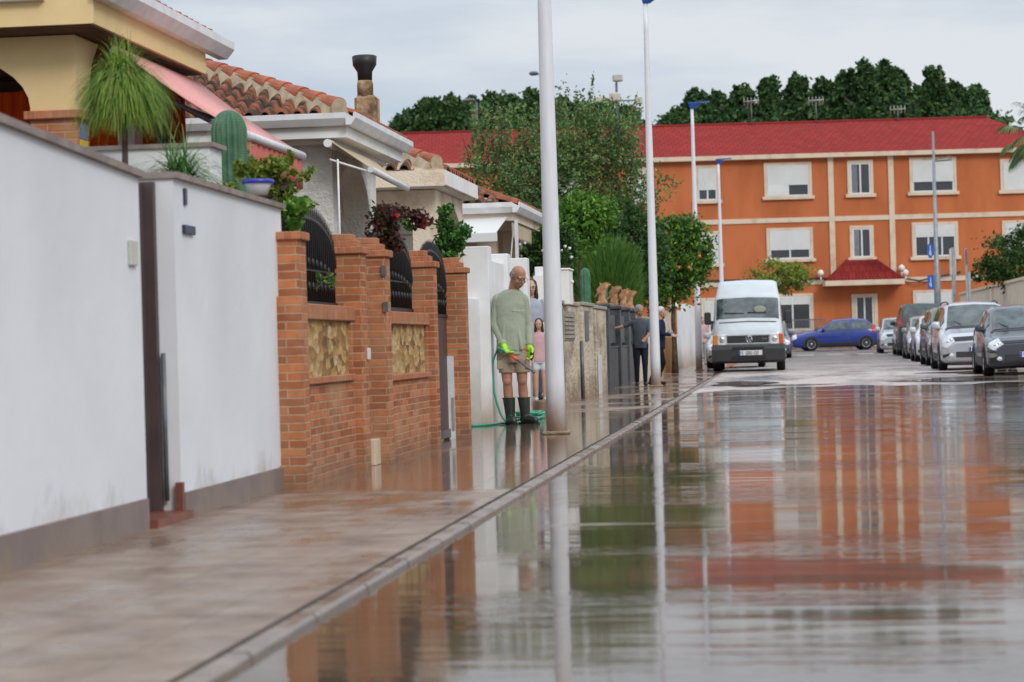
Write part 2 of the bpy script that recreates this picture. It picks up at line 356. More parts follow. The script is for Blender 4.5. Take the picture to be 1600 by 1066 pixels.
def watermat():
    m = bpy.data.materials.new('flood_water'); nt, b = nodes(m)
    n0 = noise(nt, mapping(nt, 'pos', (.25,.5,1)), 1, 4)
    col = ramp(nt, n0, [(.35, (.065,.042,.026)), (.7, (.135,.092,.06))]); nt.links.new(col, b.inputs['Base Color'])
    b.inputs['Roughness'].default_value = .02; b.inputs['IOR'].default_value = 1.36
    # long low ripples lying across the street, in patches
    rp = noise(nt, mapping(nt, 'pos', (.25,1.0,1)), 1.6, 3, .5)
    fine = noise(nt, mapping(nt, 'pos', (1.2,5,1)), 2.0, 3, .55)
    patch = ramp(nt, noise(nt, mapping(nt, 'pos', (.10,.45,1)), 1.0, 4, .6), [(.47, .03), (.60, 1.0)])
    film = ramp(nt, noise(nt, mapping(nt, 'pos', (.35,1.3,1)), 1.0, 6, .7), [(.60, 0.0), (.70, .7)])
    g = nt.nodes.new('ShaderNodeNewGeometry'); sp = nt.nodes.new('ShaderNodeSeparateXYZ'); nt.links.new(g.outputs['Position'], sp.inputs[0]); Yn = math_(nt, 'MULTIPLY', sp.outputs['Y'], .02)
    fz = ramp(nt, Yn, [(.28, 0.0), (.5, .035), (.85, .09)]); film = ramp(nt, math_(nt, 'ADD', noise(nt, mapping(nt, 'pos', (.35,1.3,1)), 1.0, 6, .7), fz), [(.62, 0.0), (.76, .6)])
    wob = math_(nt, 'ADD', Yn, math_(nt, 'MULTIPLY', math_(nt, 'SUBTRACT', noise(nt, mapping(nt, 'pos', (.5,.5,1)), 1.0, 3), .5), .02)); band = ramp(nt, wob, [(.170, 0.0), (.176, 1.0), (.181, 0.0), (.190, 0.0), (.197, 1.0), (.205, .0), (.235, 0.0), (.24, .6), (.246, 0.0), (.33, .0), (.36, .35), (.45, .0)])
    xr = ramp(nt, math_(nt, 'MULTIPLY', sp.outputs['X'], .1), [(.02, .0), (.1, 1.0)]) ; patch = math_(nt, 'MAXIMUM', patch, math_(nt, 'MULTIPLY', math_(nt, 'MULTIPLY', band, 1.6), xr))
    nt.links.new(mix(nt, film, col, (.50,.42,.36)), b.inputs['Base Color']); nt.links.new(ramp(nt, film, [(0, .055), (.8, .4)]), b.inputs['Roughness'])
    h = math_(nt, 'ADD', math_(nt, 'MULTIPLY', rp, .16), math_(nt, 'MULTIPLY', math_(nt, 'MULTIPLY', fine, patch), .42))
    bump(nt, b, h, .32, .03)
    return m
def sidemat():
    m = bpy.data.materials.new('wet_pavement'); nt, b = nodes(m)
    g = nt.nodes.new('ShaderNodeNewGeometry')
    n1 = noise(nt, mapping(nt, 'pos', (.9,.35,1)), 1.3, 5, .6); n2 = noise(nt, g.outputs['Position'], 3.2, 6, .65); n3 = noise(nt, g.outputs['Position'], 70, 3)
    sp = nt.nodes.new('ShaderNodeSeparateXYZ'); nt.links.new(g.outputs['Position'], sp.inputs[0])
    t = nt.nodes.new('ShaderNodeTexBrick'); nt.links.new(g.outputs['Position'], t.inputs['Vector']); t.offset = 0
    t.inputs['Scale'].default_value = 1; t.inputs['Brick Width'].default_value = .4; t.inputs['Row Height'].default_value = .4; t.inputs['Mortar Size'].default_value = .008; t.inputs['Mortar Smooth'].default_value = .6
    col = ramp(nt, n2, [(.3, (.12,.062,.034)), (.48, (.225,.145,.095)), (.7, (.31,.235,.175))])
    col = mix(nt, math_(nt, 'MULTIPLY', t.outputs['Fac'], .4), col, (.06,.045,.035))
    nt.links.new(col, b.inputs['Base Color'])
    # standing film of water along the brick wall (about 16 to 30 m away)
    film = ramp(nt, math_(nt, 'MULTIPLY', sp.outputs['Y'], .02), [(.292, 0.0), (.31, .30), (.55, .30), (.64, .12)])
    wn = math_(nt, 'ADD', n1, film); wet = ramp(nt, wn, [(.48, .42), (.6, .16), (.72, .03)]); nt.links.new(wet, b.inputs['Roughness']); dk = ramp(nt, wn, [(.5, 0.0), (.72, .55)]); nt.links.new(mix(nt, dk, col, (.12,.08,.055)), b.inputs['Base Color'])
    b.inputs['Specular IOR Level'].default_value = .5
    bump(nt, b, math_(nt, 'SUBTRACT', math_(nt, 'ADD', math_(nt, 'MULTIPLY', n3, .25), math_(nt, 'MULTIPLY', n2, .3)), math_(nt, 'MULTIPLY', t.outputs['Fac'], .4)), .12, .008); return m
KERB = mk('kerb_stone', (.27,.205,.16), (.12,.085,.06), 3, .4, 20, .3, .01, r2=.15)
DARKSEAM = mk('kerb_gutter_seam', (.05,.04,.034), (.10,.07,.05), 4, .9)
EARTH = mk('garden_earth', (.16,.11,.08), (.1,.07,.05), 3, .9)
FARG = mk('far_ground', (.22,.19,.15), (.14,.13,.09), .1, .9)
PAINTW = mk('road_paint', (.65,.63,.6), (.4,.37,.33), 2, .6)
# ================================================================== GROUND
def grid_sheet(name, mat, x0, x1, y0, y1, nx, ny, zf, **kw):
    m = MB(); vs = []; fs = []
    for j in range(ny+1):
        for i in range(nx+1):
            x = x0+(x1-x0)*i/nx; y = y0+(y1-y0)*j/ny; vs.append((x, y, zf(x, y)))
    for j in range(ny):
        for i in range(nx): a = j*(nx+1)+i; fs.append((a, a+1, a+nx+2, a+nx+1))
    m.add(vs, fs, True); return m.build(name, mat, kind='structure', recalc=False, **kw)
def rz_(Y):
    t = min(1, max(0, (Y-46)/13.0)); return gz(Y)+RZ+.03*t*t*(3-2*t)
grid_sheet('ground', FARG, -700, 700, -60, 1400, 4, 4, lambda x, y: -.06)
KX = -1.62; RZ = .04                                                     # road edge of the kerb
RD = roadmat()
grid_sheet('road', RD, KX-.02, 6.3, -6, 103, 4, 109, lambda x, y: rz_(y))
grid_sheet('cross_street', RD, -70, 70, 103, 127, 10, 24, lambda x, y: rz_(y)+.001)
# flood water with an uneven far shore
m = MB(); N = 90; near = [(KX+8.1*i/N, -6, .046) for i in range(N+1)]
far = []
for i in range(N+1):
    x = KX+8.1*i/N; t = i/N
    y = 43.5 - 3.0*(x < -.9)*((-.9-x)) + .7*math.sin(x*1.7)+.35*math.sin(x*5.1+1)
    far.append((x, y, .046))
rows = [[(n[0], n[1]+(f[1]-n[1])*k/8, .046) for n, f in zip(near, far)] for k in range(9)]
m.add([p for r in rows for p in r], [(k*(N+1)+i, k*(N+1)+i+1, (k+1)*(N+1)+i+1, (k+1)*(N+1)+i) for k in range(8) for i in range(N)], True)
m.build('water', watermat(), kind='structure', recalc=False)
def puddle(name, cx, cy, rx, ry, z):
    m = MB(); k = 40; ph = cx*3+cy
    vs = [(cx, cy, z)]+[(cx+rx*math.cos(a)*(1+.22*math.sin(3*a+ph)+.12*math.sin(7*a+ph)), cy+ry*math.sin(a)*(1+.2*math.sin(2*a+ph)+.1*math.sin(5*a)), z) for a in [2*PI*i/k for i in range(k)]]
    m.add(vs, [(0, 1+i, 1+(i+1) % k) for i in range(k)]); m.build(name, watermat.m, kind='structure', recalc=False)
watermat.m = bpy.data.materials['flood_water']
for q in ((4.3, 47.2, 1.9, 2.6), (4.9, 54, 1.6, 2.0), (-.9, 48.5, .6, 2.4), (-.2, 45.9, .9, 1.0)): puddle('puddle', q[0], q[1], q[2], q[3], rz_(q[1]+q[3])+.004)
# pavement, kerb
grid_sheet('pavement', sidemat(), -3.7, KX-.1, -6, 100, 3, 106, lambda x, y: SW+gz(y))
m = MB()
for k in range(106):
    y = -6+k; a, b = gz(y), gz(y+1); z = SW+.004; w = .012
    m.loft([[(KX-.07, y+w, a-.05), (KX, y+w, a-.05), (KX, y+w, a+z-.012), (KX-.015, y+w, a+z), (KX-.07, y+w, a+z)], [(KX-.07, y+1-w, b-.05), (KX, y+1-w, b-.05), (KX, y+1-w, b+z-.012), (KX-.015, y+1-w, b+z), (KX-.07, y+1-w, b+z)]])
m.build('kerb', KERB, kind='structure')
grid_sheet('kerb_seam', DARKSEAM, KX-.10, KX-.02, -6, 100, 1, 106, lambda x, y: SW+gz(y)-.008 if x > KX-.06 else SW+gz(y)+.004)
grid_sheet('garden_ground', EARTH, -60, -3.66, -6, 100, 4, 8, lambda x, y: SW+.02+gz(y))
m = MB(); m.box((6.3, 20, -.05), (8.2, 102, .13)); m.build('right_pavement', KERB, kind='structure')
m = MB(); m.box((-70, 127, 0), (70, 200, .33)); m.build('far_pavement', KERB, kind='structure')
for x, yy in ((-1.3,46.6),(-2.6,26.2)):
    pass
# crossing bars in front of the far building
for k in range(9):
    m = MB(); x = -1.95+k*1.25; m.box((x, 100.2, rz_(101.9)-.01), (x+.68, 101.9, rz_(101.9)+.006))
    m.build('crossing_bar', PAINTW, kind='structure')
# ================================================================== WHITE BOUNDARY WALL
XW = -3.33; YA0 = 6.0; YA1 = PX(222, 500, XW).y; YB0 = PX(276, 500, XW).y; YB1 = PX(445, 560, XW).y
T = thing('boundary_wall', 'long smooth white garden wall with brown plinth and narrow recessed door nearest the camera', 'wall', (XW, YA0, SW))
def wallseg(y0, y1, z0, z1, x0=XW, th=.2, mat=WHITE_W, base=0.0, name='wall', parent=None):
    m = MB(); m.prism([(x0, y0, base), (x0, y1, base), (x0, y1, z1), (x0, y0, z0)], (-th, 0, 0)); return m.build(name, mat, parent)
wallseg(YA0, YA1, 2.14, 1.905, parent=T); wallseg(YB0, YB1, 1.95, 1.93, parent=T)
m = MB(); m.prism([(XW+.03, YA0, 2.14), (XW+.03, YA1+.02, 1.905), (XW+.03, YA1+.02, 1.94), (XW+.03, YA0, 2.18)], (-.28, 0, 0)); m.build('coping', COPING, T)
m = MB(); m.prism([(XW+.03, YB0-.02, 1.95), (XW+.03, YB1+.03, 1.93), (XW+.03, YB1+.03, 1.962), (XW+.03, YB0-.02, 1.985)], (-.28, 0, 0))
m.box((XW-.4, YB0-.02, 1.951), (XW-.26, YB0+.35, 1.986)); m.build('coping', COPING, T)
m = MB(); m.box((XW-.01, YA0, 0), (XW+.025, YA1-.05, SW+.16)); m.build('plinth', PLINTH, T)
m = MB(); m.box((XW-.01, YB0, 0), (XW+.025, YB1+.02, SW+.14)); m.build('plinth', PLINTH, T)
m = MB(); m.box((XW-.42, YB0+.001, 0), (XW-.205, YB0+.12, 1.94)); m.build('reveal', REVEAL, T)
m = MB(); m.box((XW-.2, YA1, SW), (XW-.15, YB0, 1.92)); g_ = m.build('gate_leaf', BROWN_M, T)
m = MB(); m.box((XW-.17, YB0-.06, SW), (XW-.1, YB0-.002, 1.93)); m.box((XW-.1, YA1+.002, SW), (XW-.03, YA1+.05, 1.93)); m.build('gate_frame', BROWN_M, T)
m = MB(); m.box((XW-.14, YA1+.12, 1.06), (XW-.09, YA1+.16, 1.16)); m.build('handle', BLACKM, g_)
m = MB(); m.box((XW-.2, YA1-.02, SW), (XW+.06, YB0+.02, SW+.045)); m.build('step', STEP_T, T)
m = MB(); m.box((XW-.02, YB0-.05, SW+.045), (XW+.02, YB0-.005, SW+.2)); m.build('door_stop', STEP_T, T)
p0 = PY(255, 552, YB0-.03); m = MB(); m.tube([(p0.x, YB0-.03, SW+.1), (p0.x, YB0-.03, p0.z)], .013, 8); m.build('drop_bolt', GREYPIPE, T)
a = PX(199, 375, XW); b = PX(211, 416, XW); m = MB(); m.box((XW, a.y, b.z), (XW+.02, b.y, a.z), .004); m.build('doorbell', CREAM_PL, T)
a = PX(285.5, 294, XW); b = PX(290, 321, XW); m = MB(); m.box((XW, a.y, b.z), (XW+.012, b.y, a.z)); m.build('house_number', NAVY, T)
a = PX(284, 351, XW); b = PX(301, 368, XW); m = MB(); m.box((XW, a.y, b.z), (XW+.02, b.y, a.z), .004); m.build('letter_slot', NAVY, T)
m = MB(); m.box((XW-.12, YB1+.015, SW+.1), (XW+.03, YB1+.07, 1.2)); m.box((XW-.12, YB1+.012, 1.02), (XW+.034, YB1+.073, .995)); m.box((XW-.1, YB1+.012, .62), (XW+.034, YB1+.073, .61)); m.build('meter_box', CREAM_PL, T)
# low planter wall in the first garden
yp = D(15.25, -3.6)
a = PY(334, 222, yp); b = PY(180, 228, yp)
T = thing('planter_wall', 'white planter wall with grey capping behind the white garden wall', 'wall', (a.x, yp, SW))
m = MB(); m.box((-6.4, yp, SW), (a.x-.03, yp+.12, a.z-.03)); m.box((a.x-.17, yp+.121, SW), (a.x-.03, yp+.33, a.z-.031)); m.build('wall', WHITE_P, T)
m = MB(); m.box((-6.4, yp-.02, a.z-.029), (a.x, yp+.14, a.z)); m.box((a.x-.19, yp+.141, a.z-.03), (a.x, yp+.35, a.z-.001)); m.build('coping', COPING, T)
# ================================================================== BRICK FENCE
s1, s2 = -3.20, -3.10
def dy(depth, X): return D(depth, X)
T = thing('brick_fence', 'orange brick garden fence with stone insets, stepped pillars and black iron arches', 'fence', (-3.3, 15.6, SW))
XF1 = s1-.06; XF2 = s2-.05
Y0 = dy(15.72, s1); Y1 = dy(F/204.7, s1); Y2 = dy(F/199., s2); Y3 = dy(F/175., s2); Y4 = dy(F/159., s2)
def pier(y, xo, top, w=.25, d=.27, stack=0):
    m = MB(); m.box((xo-w, y, 0), (xo, y+d, top-.055)); p = m.build('pier', BRICK, T)
    m = MB(); m.box((xo-w-.02, y-.025, top-.055), (xo+.025, y+d+.025, top), .006); 
    if stack: m.box((xo-w+.0, y+.02, top), (xo-.03, y+d-.02, top+.05), .005); m.box((xo-w-.04, y+.04, top+.05), (xo-.07, y+d-.04, top+.1), .005)
    m.build('pier_cap', BRICKH, p)
pier(Y0, s1+.01, 1.77); pier(Y1, s1, 1.76, stack=1); pier(Y2, s2, 1.75, stack=1, d=.25); pier(Y3, s2, 1.743, stack=1, d=.25); pier(Y4, s2, 1.75, stack=1, d=.2)
m = MB(); m.box((s1-.3, Y0-.06, 0), (s1+.035, Y0-.001, 1.34)); m.box((s1-.3, Y0-.1, 0), (s1+.05, Y0+.1, SW+.15)); m.build('buttress', BRICK, T)
def panel(y0, y1, X, z0, z1, zb, zt, parent=T):
    # wall with a stone inset framed by rowlock bands
    m = MB(); m.box((X-.2, y0, 0), (X, y1, z0-.05)); m.box((X-.2, y0, z0-.05), (X-.05, y1, zb)); w = m.build('wall_panel', BRICK, T)
    m = MB(); m.box((X-.049, y0+.02, z0), (X-.025, y1-.12, z1)); m.build('stone_inset', STONE, w)
    m = MB(); m.box((X-.2, y1-.12, z0-.05), (X-.001, y1, zb)); m.build('inset_jamb', BRICK, w)
    m = MB(); m.box((X-.22, y0, zb), (X+.015, y1, zt), .006); m.build('rowlock_band', BRICKH, w)
    m = MB(); m.box((X-.05, y0+.0, z0-.05), (X+.03, y1-.1, z0), .006); m.build('rowlock_sill', BRICKH, w)
panel(Y0+.27, Y1, XF1, .79, 1.19, 1.19, 1.3); panel(Y2+.25, Y3, XF2, .76, 1.17, 1.17, 1.275)
def ironarch(y0, y1, X, zb, zs, zp, name='iron_screen', spikes=True, lower=None):
    m = MB(); cy = (y0+y1)/2; R = (y1-y0)/2
    arc = [(X, cy-R*math.cos(PI*k/20), zs+(zp-zs)*math.sin(PI*k/20)) for k in range(21)]
    m.prism([(X-.012, y0, zb+.03)]+[(X-.012, p[1], p[2]-.02) for p in arc]+[(X-.012, y1, zb+.03)], (-.006, 0, 0))
    m.tube(arc, .022, 6); m.box((X-.02, y0, zb), (X+.02, y1, zb+.03))
    n = int((y1-y0)/.075)
    for k in range(1, n):
        y = y0+(y1-y0)*k/n; zt = zs+(zp-zs)*math.sqrt(max(0, 1-((y-cy)/R)**2)); ex = .11 if spikes and k % 1 == 0 else 0
        m.tube([(X+.012, y, zb+.02), (X+.012, y, zt+ex*.6), (X+.012, y, zt+ex)], [.007, .007, .001], 4)
        if k % 2 == 0:
            for z in (zb+.14, (zb+zt)/2): m.ell((X+.014, y, z), (.014, .02, .035), 6, 4)
    for z in (zb+.25, ): m.box((X-.002, y0, z), (X+.018, y1, z+.012))
    return m.build(name, BLACKM, T)
ironarch(Y0+.27, Y1, s1-.2, 1.3, 1.60, 1.93); ironarch(Y2+.25, Y3, s2-.2, 1.29, 1.56, 1.9)
g_ = ironarch(Y3+.25, Y4, s2-.2, 1.26, 1.52, 1.88, name='gate')
m = MB(); m.box((s2-.22, Y3+.27, SW+.03), (s2-.19, Y4-.02, 1.27)); m.build('lower_panel', BROWN_M, g_)
m = MB(); m.box((s2-.185, Y3+.27, SW+.02), (s2-.17, Y4-.02, SW+.1)); m.build('kick_plate', GREYPIPE, g_)
a = PY(703, 575, Y4-.02); 
m = MB(); m.box((s2-.19, Y4-.05, SW), (s2-.13, Y4-.003, .88)); 
for z in (.2,.35,.5,.65,.8): m.ell((s2-.16, Y4-.052, z), (.006,.004,.006), 6, 4)
m.build('flood_rail', BARW, T)
m = MB(); m.box((s1-.05, Y1+.27, SW), (s1+.03, Y2, SW+.2), .004); m.build('meter_cover', TRIM, T)
m = MB(); y = dy(F/165, s2); m.box((XF2, y, SW+.1), (XF2+.02, y+.1, SW+.42)); m.build('vent_plate', CONC, T)
a = PX(574, 553, s1); m = MB(); m.box((s1, a.y-.03, a.z-.045), (s1+.02, a.y+.05, a.z+.045), .004); m.build('switch_box', BARW, T)
for px_, py_, X in ((600,423,s2),(603,480,s2)):
    a = PY(px_, py_, Y2-.001); m = MB(); m.box((a.x-.02, Y2-.02, a.z-.04), (a.x+.02, Y2-.001, a.z+.04)); m.build('doorbell', GREYPIPE, T)
# ================================================================== WHITE PIERS OF THE NEXT GARDEN
T = thing('white_pillar_fence', 'row of tall square white rendered pillars with muddy feet beside the man', 'fence', (-3.45, 26.6, SW))
XP = -3.3
spec = [(F/138, 2.10, .30), (F/129, 2.08, .24), (F/120, 2.10, .24), (F/108., 2.09, .26)]
ys = []
for dp, top, w in spec:
    y = dy(dp, XP); ys.append(y); m = MB(); m.box((XP-w, y, 0), (XP, y+.3, top), .008); m.build('pier', WHITE_P, T)
m = MB(); m.box((XP-.22, ys[0]+.3, 0), (XP-.05, ys[1], 1.95)); m.build('wall', WHITE_P, T)
m = MB(); m.box((XP-.2, ys[1]+.3, 0), (XP-.05, ys[2], 1.85)); m.build('wall', WHITE_P, T)
m = MB(); m.box((XP-.25, ys[0]-.25, .0), (XP-.12, ys[0]-.002, 1.5)); m.build('wall', WHITE_P, T)
a = PY(748, 600, ys[0]-.01); m = MB(); m.tube([(a.x, ys[0]-.012, SW), (a.x, ys[0]-.012, .62)], .012, 6); m.build('conduit', GREYPIPE, T)
m = MB(); m.box((XP-.24, ys[3]-.4, 0), (XP-.08, ys[3], 1.95)); m.build('wall', WHITE_P, T)
m = MB(); m.box((-3.7, ys[2]+.31, SW), (-3.12, ys[3]-.41, SW+.155), .01); m.build('doorstep', mk('muddy_step', (.3,.2,.14), (.2,.13,.09), 5, .6), T)
m = MB(); m.box((-3.72, ys[2]+.9, SW), (-3.68, ys[3]-.41, 1.9)); m.build('gate', SHUT, T)
# ================================================================== OLD CREAM WALL, SLATE FENCE, OCHRE WALL, FAR WHITE WALL
y0, y1 = dy(F/105., XP), dy(F/84., XP)
T = thing('old_cream_wall', 'weathered cream roughcast garden wall with meter hatches behind the white lamp post', 'wall', (XP, y0, SW))
L = y1-y0
for k, (a, b, dx, top) in enumerate(((0,.36,0,1.56),(.385,.62,.05,1.58),(.70,.97,.04,1.56))):
    m = MB(); yy = [y0+L*a, y0+L*b]; m.box((XP-.26, yy[0], 0), (XP+dx, yy[1], top), .015); m.build('wall', OLDW, T)
    m = MB(); m.box((XP-.3, yy[0]-.02, top), (XP+dx+.03, yy[1]+.02, top+.06), .01); m.build('coping', CONC, T)
m = MB(); m.box((XP-.15, y0+L*.62, SW), (XP-.1, y0+L*.7, 1.5)); m.build('gate', BLACKM, T)
m = MB(); m.box((XP+.0, y0+L*.04, 1.02), (XP+.02, y0+L*.25, 1.46)); 
for k in range(6): m.box((XP+.02, y0+L*.05, 1.05+k*.065), (XP+.04, y0+L*.24, 1.09+k*.065))
m.build('vent_grille', CONC, T)
m = MB(); m.box((XP+.05, y0+L*.42, 1.0), (XP+.065, y0+L*.5, 1.5)); m.build('meter_hatch', GREYPIPE, T)
m = MB(); m.tube([(XP+.03, y0+L*.372, SW), (XP+.03, y0+L*.372, 1.0)], .03, 8); m.build('drain_pipe', GREYPIPE, T)
m = MB(); m.box((XP+.05, y0+L*.71, SW), (XP+.07, y0+L*.78, .75)); m.build('panel', BARW, T)
m = MB(); m.tube([(XP+.03, y0-.03, SW), (XP+.03, y0-.03, 1.5)], .018, 8); m.build('conduit', GREYPIPE, T)
a = PY(868, 420, y0+.6); b = PY(891, 474, y0+.6)
m = MB(); m.box((b.x-.25, y0+.45, b.z-.02), (b.x, y0+1.15, a.z), .01); m.box((b.x-.27, y0+.43, a.z-.03), (b.x+.02, y0+1.17, a.z), .01); m.ell((b.x+.02, y0+.8, a.z-.2), (.03,.03,.03), 8, 6)
m.build('white_cabinet', WHITEH, None, 'square white cabinet standing on the near end of the weathered cream wall', 'cabinet')
y0, y1 = dy(F/83., XP), dy(F/69.5, XP)
T = thing('slate_fence', 'black slate pillars and dark metal panels of the fence carrying the clay figures', 'fence', (XP, y0, SW)); L = y1-y0
SL = []
for a in (0, .36, .68, .93):
    yy = y0+L*a; m = MB(); m.box((XP-.26, yy, 0), (XP+.03, yy+.35, 1.62), .01); p = m.build('pier', SLATE, T); m = MB(); m.box((XP-.3, yy-.04, 1.62), (XP+.07, yy+.39, 1.7), .02); m.build('pier_cap', SLATE, p); SL.append(yy+.17)
for a, b in ((0,.36),(.36,.68),(.68,.93)):
    m = MB(); m.box((XP-.2, y0+L*a+.35, 0), (XP-.02, y0+L*b, .85)); m.box((XP-.1, y0+L*a+.35, .95), (XP-.06, y0+L*b, 1.5)); m.box((XP-.02, y0+L*a+.36, .86), (XP+.0, y0+L*b, .89))
    m.build('panel', SLATE, T)
# clay winged figures on the pillars
def figurine(loc, rz, label):
    T = thing('clay_figure', label, 'garden figure', loc, 'clay figures on the slate fence', rz, True); T.scale = (1.3, 1.3, 1.3)
    m = MB(); m.box((-.07,-.05,0), (.07,.05,.03)); m.cap((0,0,.06), (.02,0,.17), .055, .045); m.cap((.0,0,.17), (.07,0,.24), .042, .03); m.cap((.07,0,.24),(.13,0,.275),.026,.012)
    m.cap((-.02,0,.17), (-.1,.0,.10), .03, .012); m.cap((.02,0,.2), (-.02,0,.3), .022, .01); m.cap((.03,-.03,.08),(.06,-.03,.01),.02,.015); m.cap((.03,.03,.08),(.06,.03,.01),.02,.015)
    voxel(m.build('body', TERRA, T), .007, 2)
    for sy in (-1,1): m = MB(); m.prism([(-.02,sy*.045,.14), (.05,sy*.06,.22), (.10,sy*.07,.31), (.02,sy*.07,.29), (-.06,sy*.06,.2)], (0,sy*.012,0)); m.build('wing', TERRA, T)
labs = ['clay figure nearest the camera on the slate fence, beak to the right', 'second clay figure along the slate fence, between the nearest one and the pale one', 'pale clay figure third along the slate fence', 'farthest clay figure on the slate fence, closest to the elderly couple']
for (px_, py_), yy, lb in zip(((935,471),(949,472),(967,477),(983,479)), SL, labs):
    figurine((XP-.1, yy, 1.7), random.uniform(-.3,.1), lb)
y0, y1 = dy(F/69., XP), dy(F/57., XP)
T = thing('beige_wall', 'plain beige garden wall behind the elderly couple', 'wall', (XP, y0, SW)); m = MB(); m.box((XP-.2, y0, 0), (XP, y1, 1.5)); m.build('wall', CREAMW, T); m = MB(); m.box((XP-.24, y0, 1.5), (XP+.03, y1, 1.56)); m.build('coping', CONC, T)
y0, y1 = dy(F/56.5, XP), dy(F/50.5, XP)
T = thing('ochre_wall', 'ochre garden wall with pale balusters in its upper half', 'wall', (XP, y0, SW)); m = MB(); m.box((XP-.2, y0, 0), (XP, y1, 1.05)); 
m.box((XP-.22, y0, 1.05), (XP+.03, y0+.25, 2.0)); m.box((XP-.22, y1-.25, 1.05), (XP+.03, y1, 2.0)); m.box((XP-.16, y0, 1.86), (XP-.02, y1, 1.96)); m.build('wall', OCHRE, T)
n = 9
for k in range(n):
    m = MB(); m.lathe((XP-.09, y0+.4+(y1-y0-.8)*k/(n-1), 1.05), [(.05,0),(.05,.05),(.03,.1),(.075,.3),(.03,.62),(.05,.75),(.05,.82)], 8); m.build('baluster', TRIM, T)
y0, y1 = dy(F/50., XP), dy(F/39., XP)
T = thing('far_white_wall', 'tall plain white wall at the far end of the left pavement', 'wall', (XP, y0, SW)); m = MB(); m.box((XP-.2, y0, 0), (XP, y0+(y1-y0)*.35, 1.9)); m.box((XP-.2, y0+(y1-y0)*.36, 0), (XP, y1, 2.2)); m.build('wall', WHITE_P, T)
m = MB(); m.ell((XP-.1, y0+.3, 2.05), (.14,.14,.16), 12, 8); m.build('finial', WHITEH, T)
# ================================================================== ROOF TILES
def tileslope(parent, O, U, V, slope, rng_u, vmax, mat, w=.21, row=.33, amp=.045, name='roof_tiles'):
    """wavy clay tiles: O eave corner, U along eave, V horizontal inward; rng_u(v)->(u0,u1)"""
    O = Vector(O); U = Vector(U); V = Vector(V); Z = Vector((0,0,1)); nv = int(math.ceil(vmax/row)); m = MB(); k8 = 14
    for j in range(nv):
        v0 = j*row; v1 = min(vmax, v0+row+.05); u0, u1 = rng_u(min(vmax, v0+row*.5))
        i0 = int(math.floor(u0/w*k8)); i1 = int(math.ceil(u1/w*k8)); 
        if i1-i0 < 2: continue
        vs = []; fs = []; jig = [random.uniform(-.012,.012) for _ in range((i1-i0)//k8+3)]
        for i in range(i0, i1+1):
            u = i*w/k8; x_ = ((i+k8//2) % k8)/k8-.5; h = amp*(1.75*math.sqrt(max(0, 1-(x_/.32)**2))-.6) if abs(x_) < .32 else -amp*(.6+.35*math.sin((abs(x_)-.32)/.18*PI/2)); jj = jig[(i-i0)//k8]
            P0 = O+U*u+V*(v0+jj)+Z*((v0+jj)*slope+h+.045); P1 = O+U*u+V*v1+Z*(v1*slope+h+.012); Pb = P0-Z*.022
            vs += [Pb, P0, P1]
        n = i1-i0
        for i in range(n): a = 3*i; fs += [(a, a+3, a+4, a+1), (a+1, a+4, a+5, a+2)]
        m.add(vs, fs, True)
    return m.build(name, mat, parent)
def ridge(parent, A, B, r=.1, mat=None, mort=True, L=.36):
    A = Vector(A); B = Vector(B); d = (B-A); n = max(1, int(d.length/L)); d.normalize(); side = d.cross(Vector((0,0,1))).normalized(); up = side.cross(d)
    m = MB()
    for k in range(n):
        p = A+d*(k*L); q = A+d*((k+1)*L+.03); rings = []
        for c, rr in ((p, r*1.12), (q, r*.92)):
            rings.append([c+side*math.cos(a)*rr+up*math.sin(a)*rr for a in [PI*i/8 for i in range(9)]]+[c+side*math.cos(a)*(rr-.015)+up*math.sin(a)*(rr-.015) for a in [PI*i/8 for i in range(8,-1,-1)]])
        m.loft(rings, True, False)
    rd = m.build('ridge_tiles', mat or RIDGE, parent)
    if mort:
        m = MB(); e = B; m.loft([[A-side*.17-up*.14, A+side*.17-up*.14, A+side*.07+up*.05, A-side*.07+up*.05], [e-side*.17-up*.14, e+side*.17-up*.14, e+side*.07+up*.05, e-side*.07+up*.05]]); 
        m.tube([A-d*.012, A+d*.03], r*1.02, 14); m.build('ridge_mortar', MORT, parent)
    return rd
def gutter(parent, pts, side=.11, h=.12):
    m = MB()
    for a, b in zip(pts[:-1], pts[1:]):
        a = Vector(a); b = Vector(b); d = (b-a).normalized(); o = Vector((d.y, -d.x, 0))      # outward = right of travel
        prof = [(0,0),(side*.55,0),(side*.8,h*.3),(side,h*.55),(side,h),(side-.02,h),(side-.03,h*.6),(0,h*.95)]
        m.loft([[a+o*x+Vector((0,0,z)) for x, z in prof], [b+o*x+Vector((0,0,z)) for x, z in prof]])
    return m.build('gutter', GUT, parent)
def arch_panel_side(m, X, y0, y1, z0, z1, spring, th=.3):
    """wall piece in plane X with an arch opening from y0 to y1"""
    cy = (y0+y1)/2; R = (y1-y0)/2; hh = z1-.12-spring; poly = [(X, y0, z1)]
    poly += [(X, cy-R*math.cos(PI*k/16), spring+hh*math.sin(PI*k/16)) for k in range(17)]+[(X, y1, z1)]
    for k in range(16):
        p, q = poly[1+k], poly[2+k]; m.prism([p, q, (X, q[1], z1), (X, p[1], z1)], (-th, 0, 0))
def arch_panel_front(m, Y, x0, x1, z1, spring, th=.3):
    cx = (x0+x1)/2; R = (x1-x0)/2; hh = z1-.1-spring; pts = [(cx-R*math.cos(PI*k/16), Y, spring+hh*math.sin(PI*k/16)) for k in range(17)]
    for k in range(16):
        p, q = pts[k], pts[k+1]; m.prism([p, q, (q[0], Y, z1), (p[0], Y, z1)], (0, th, 0))
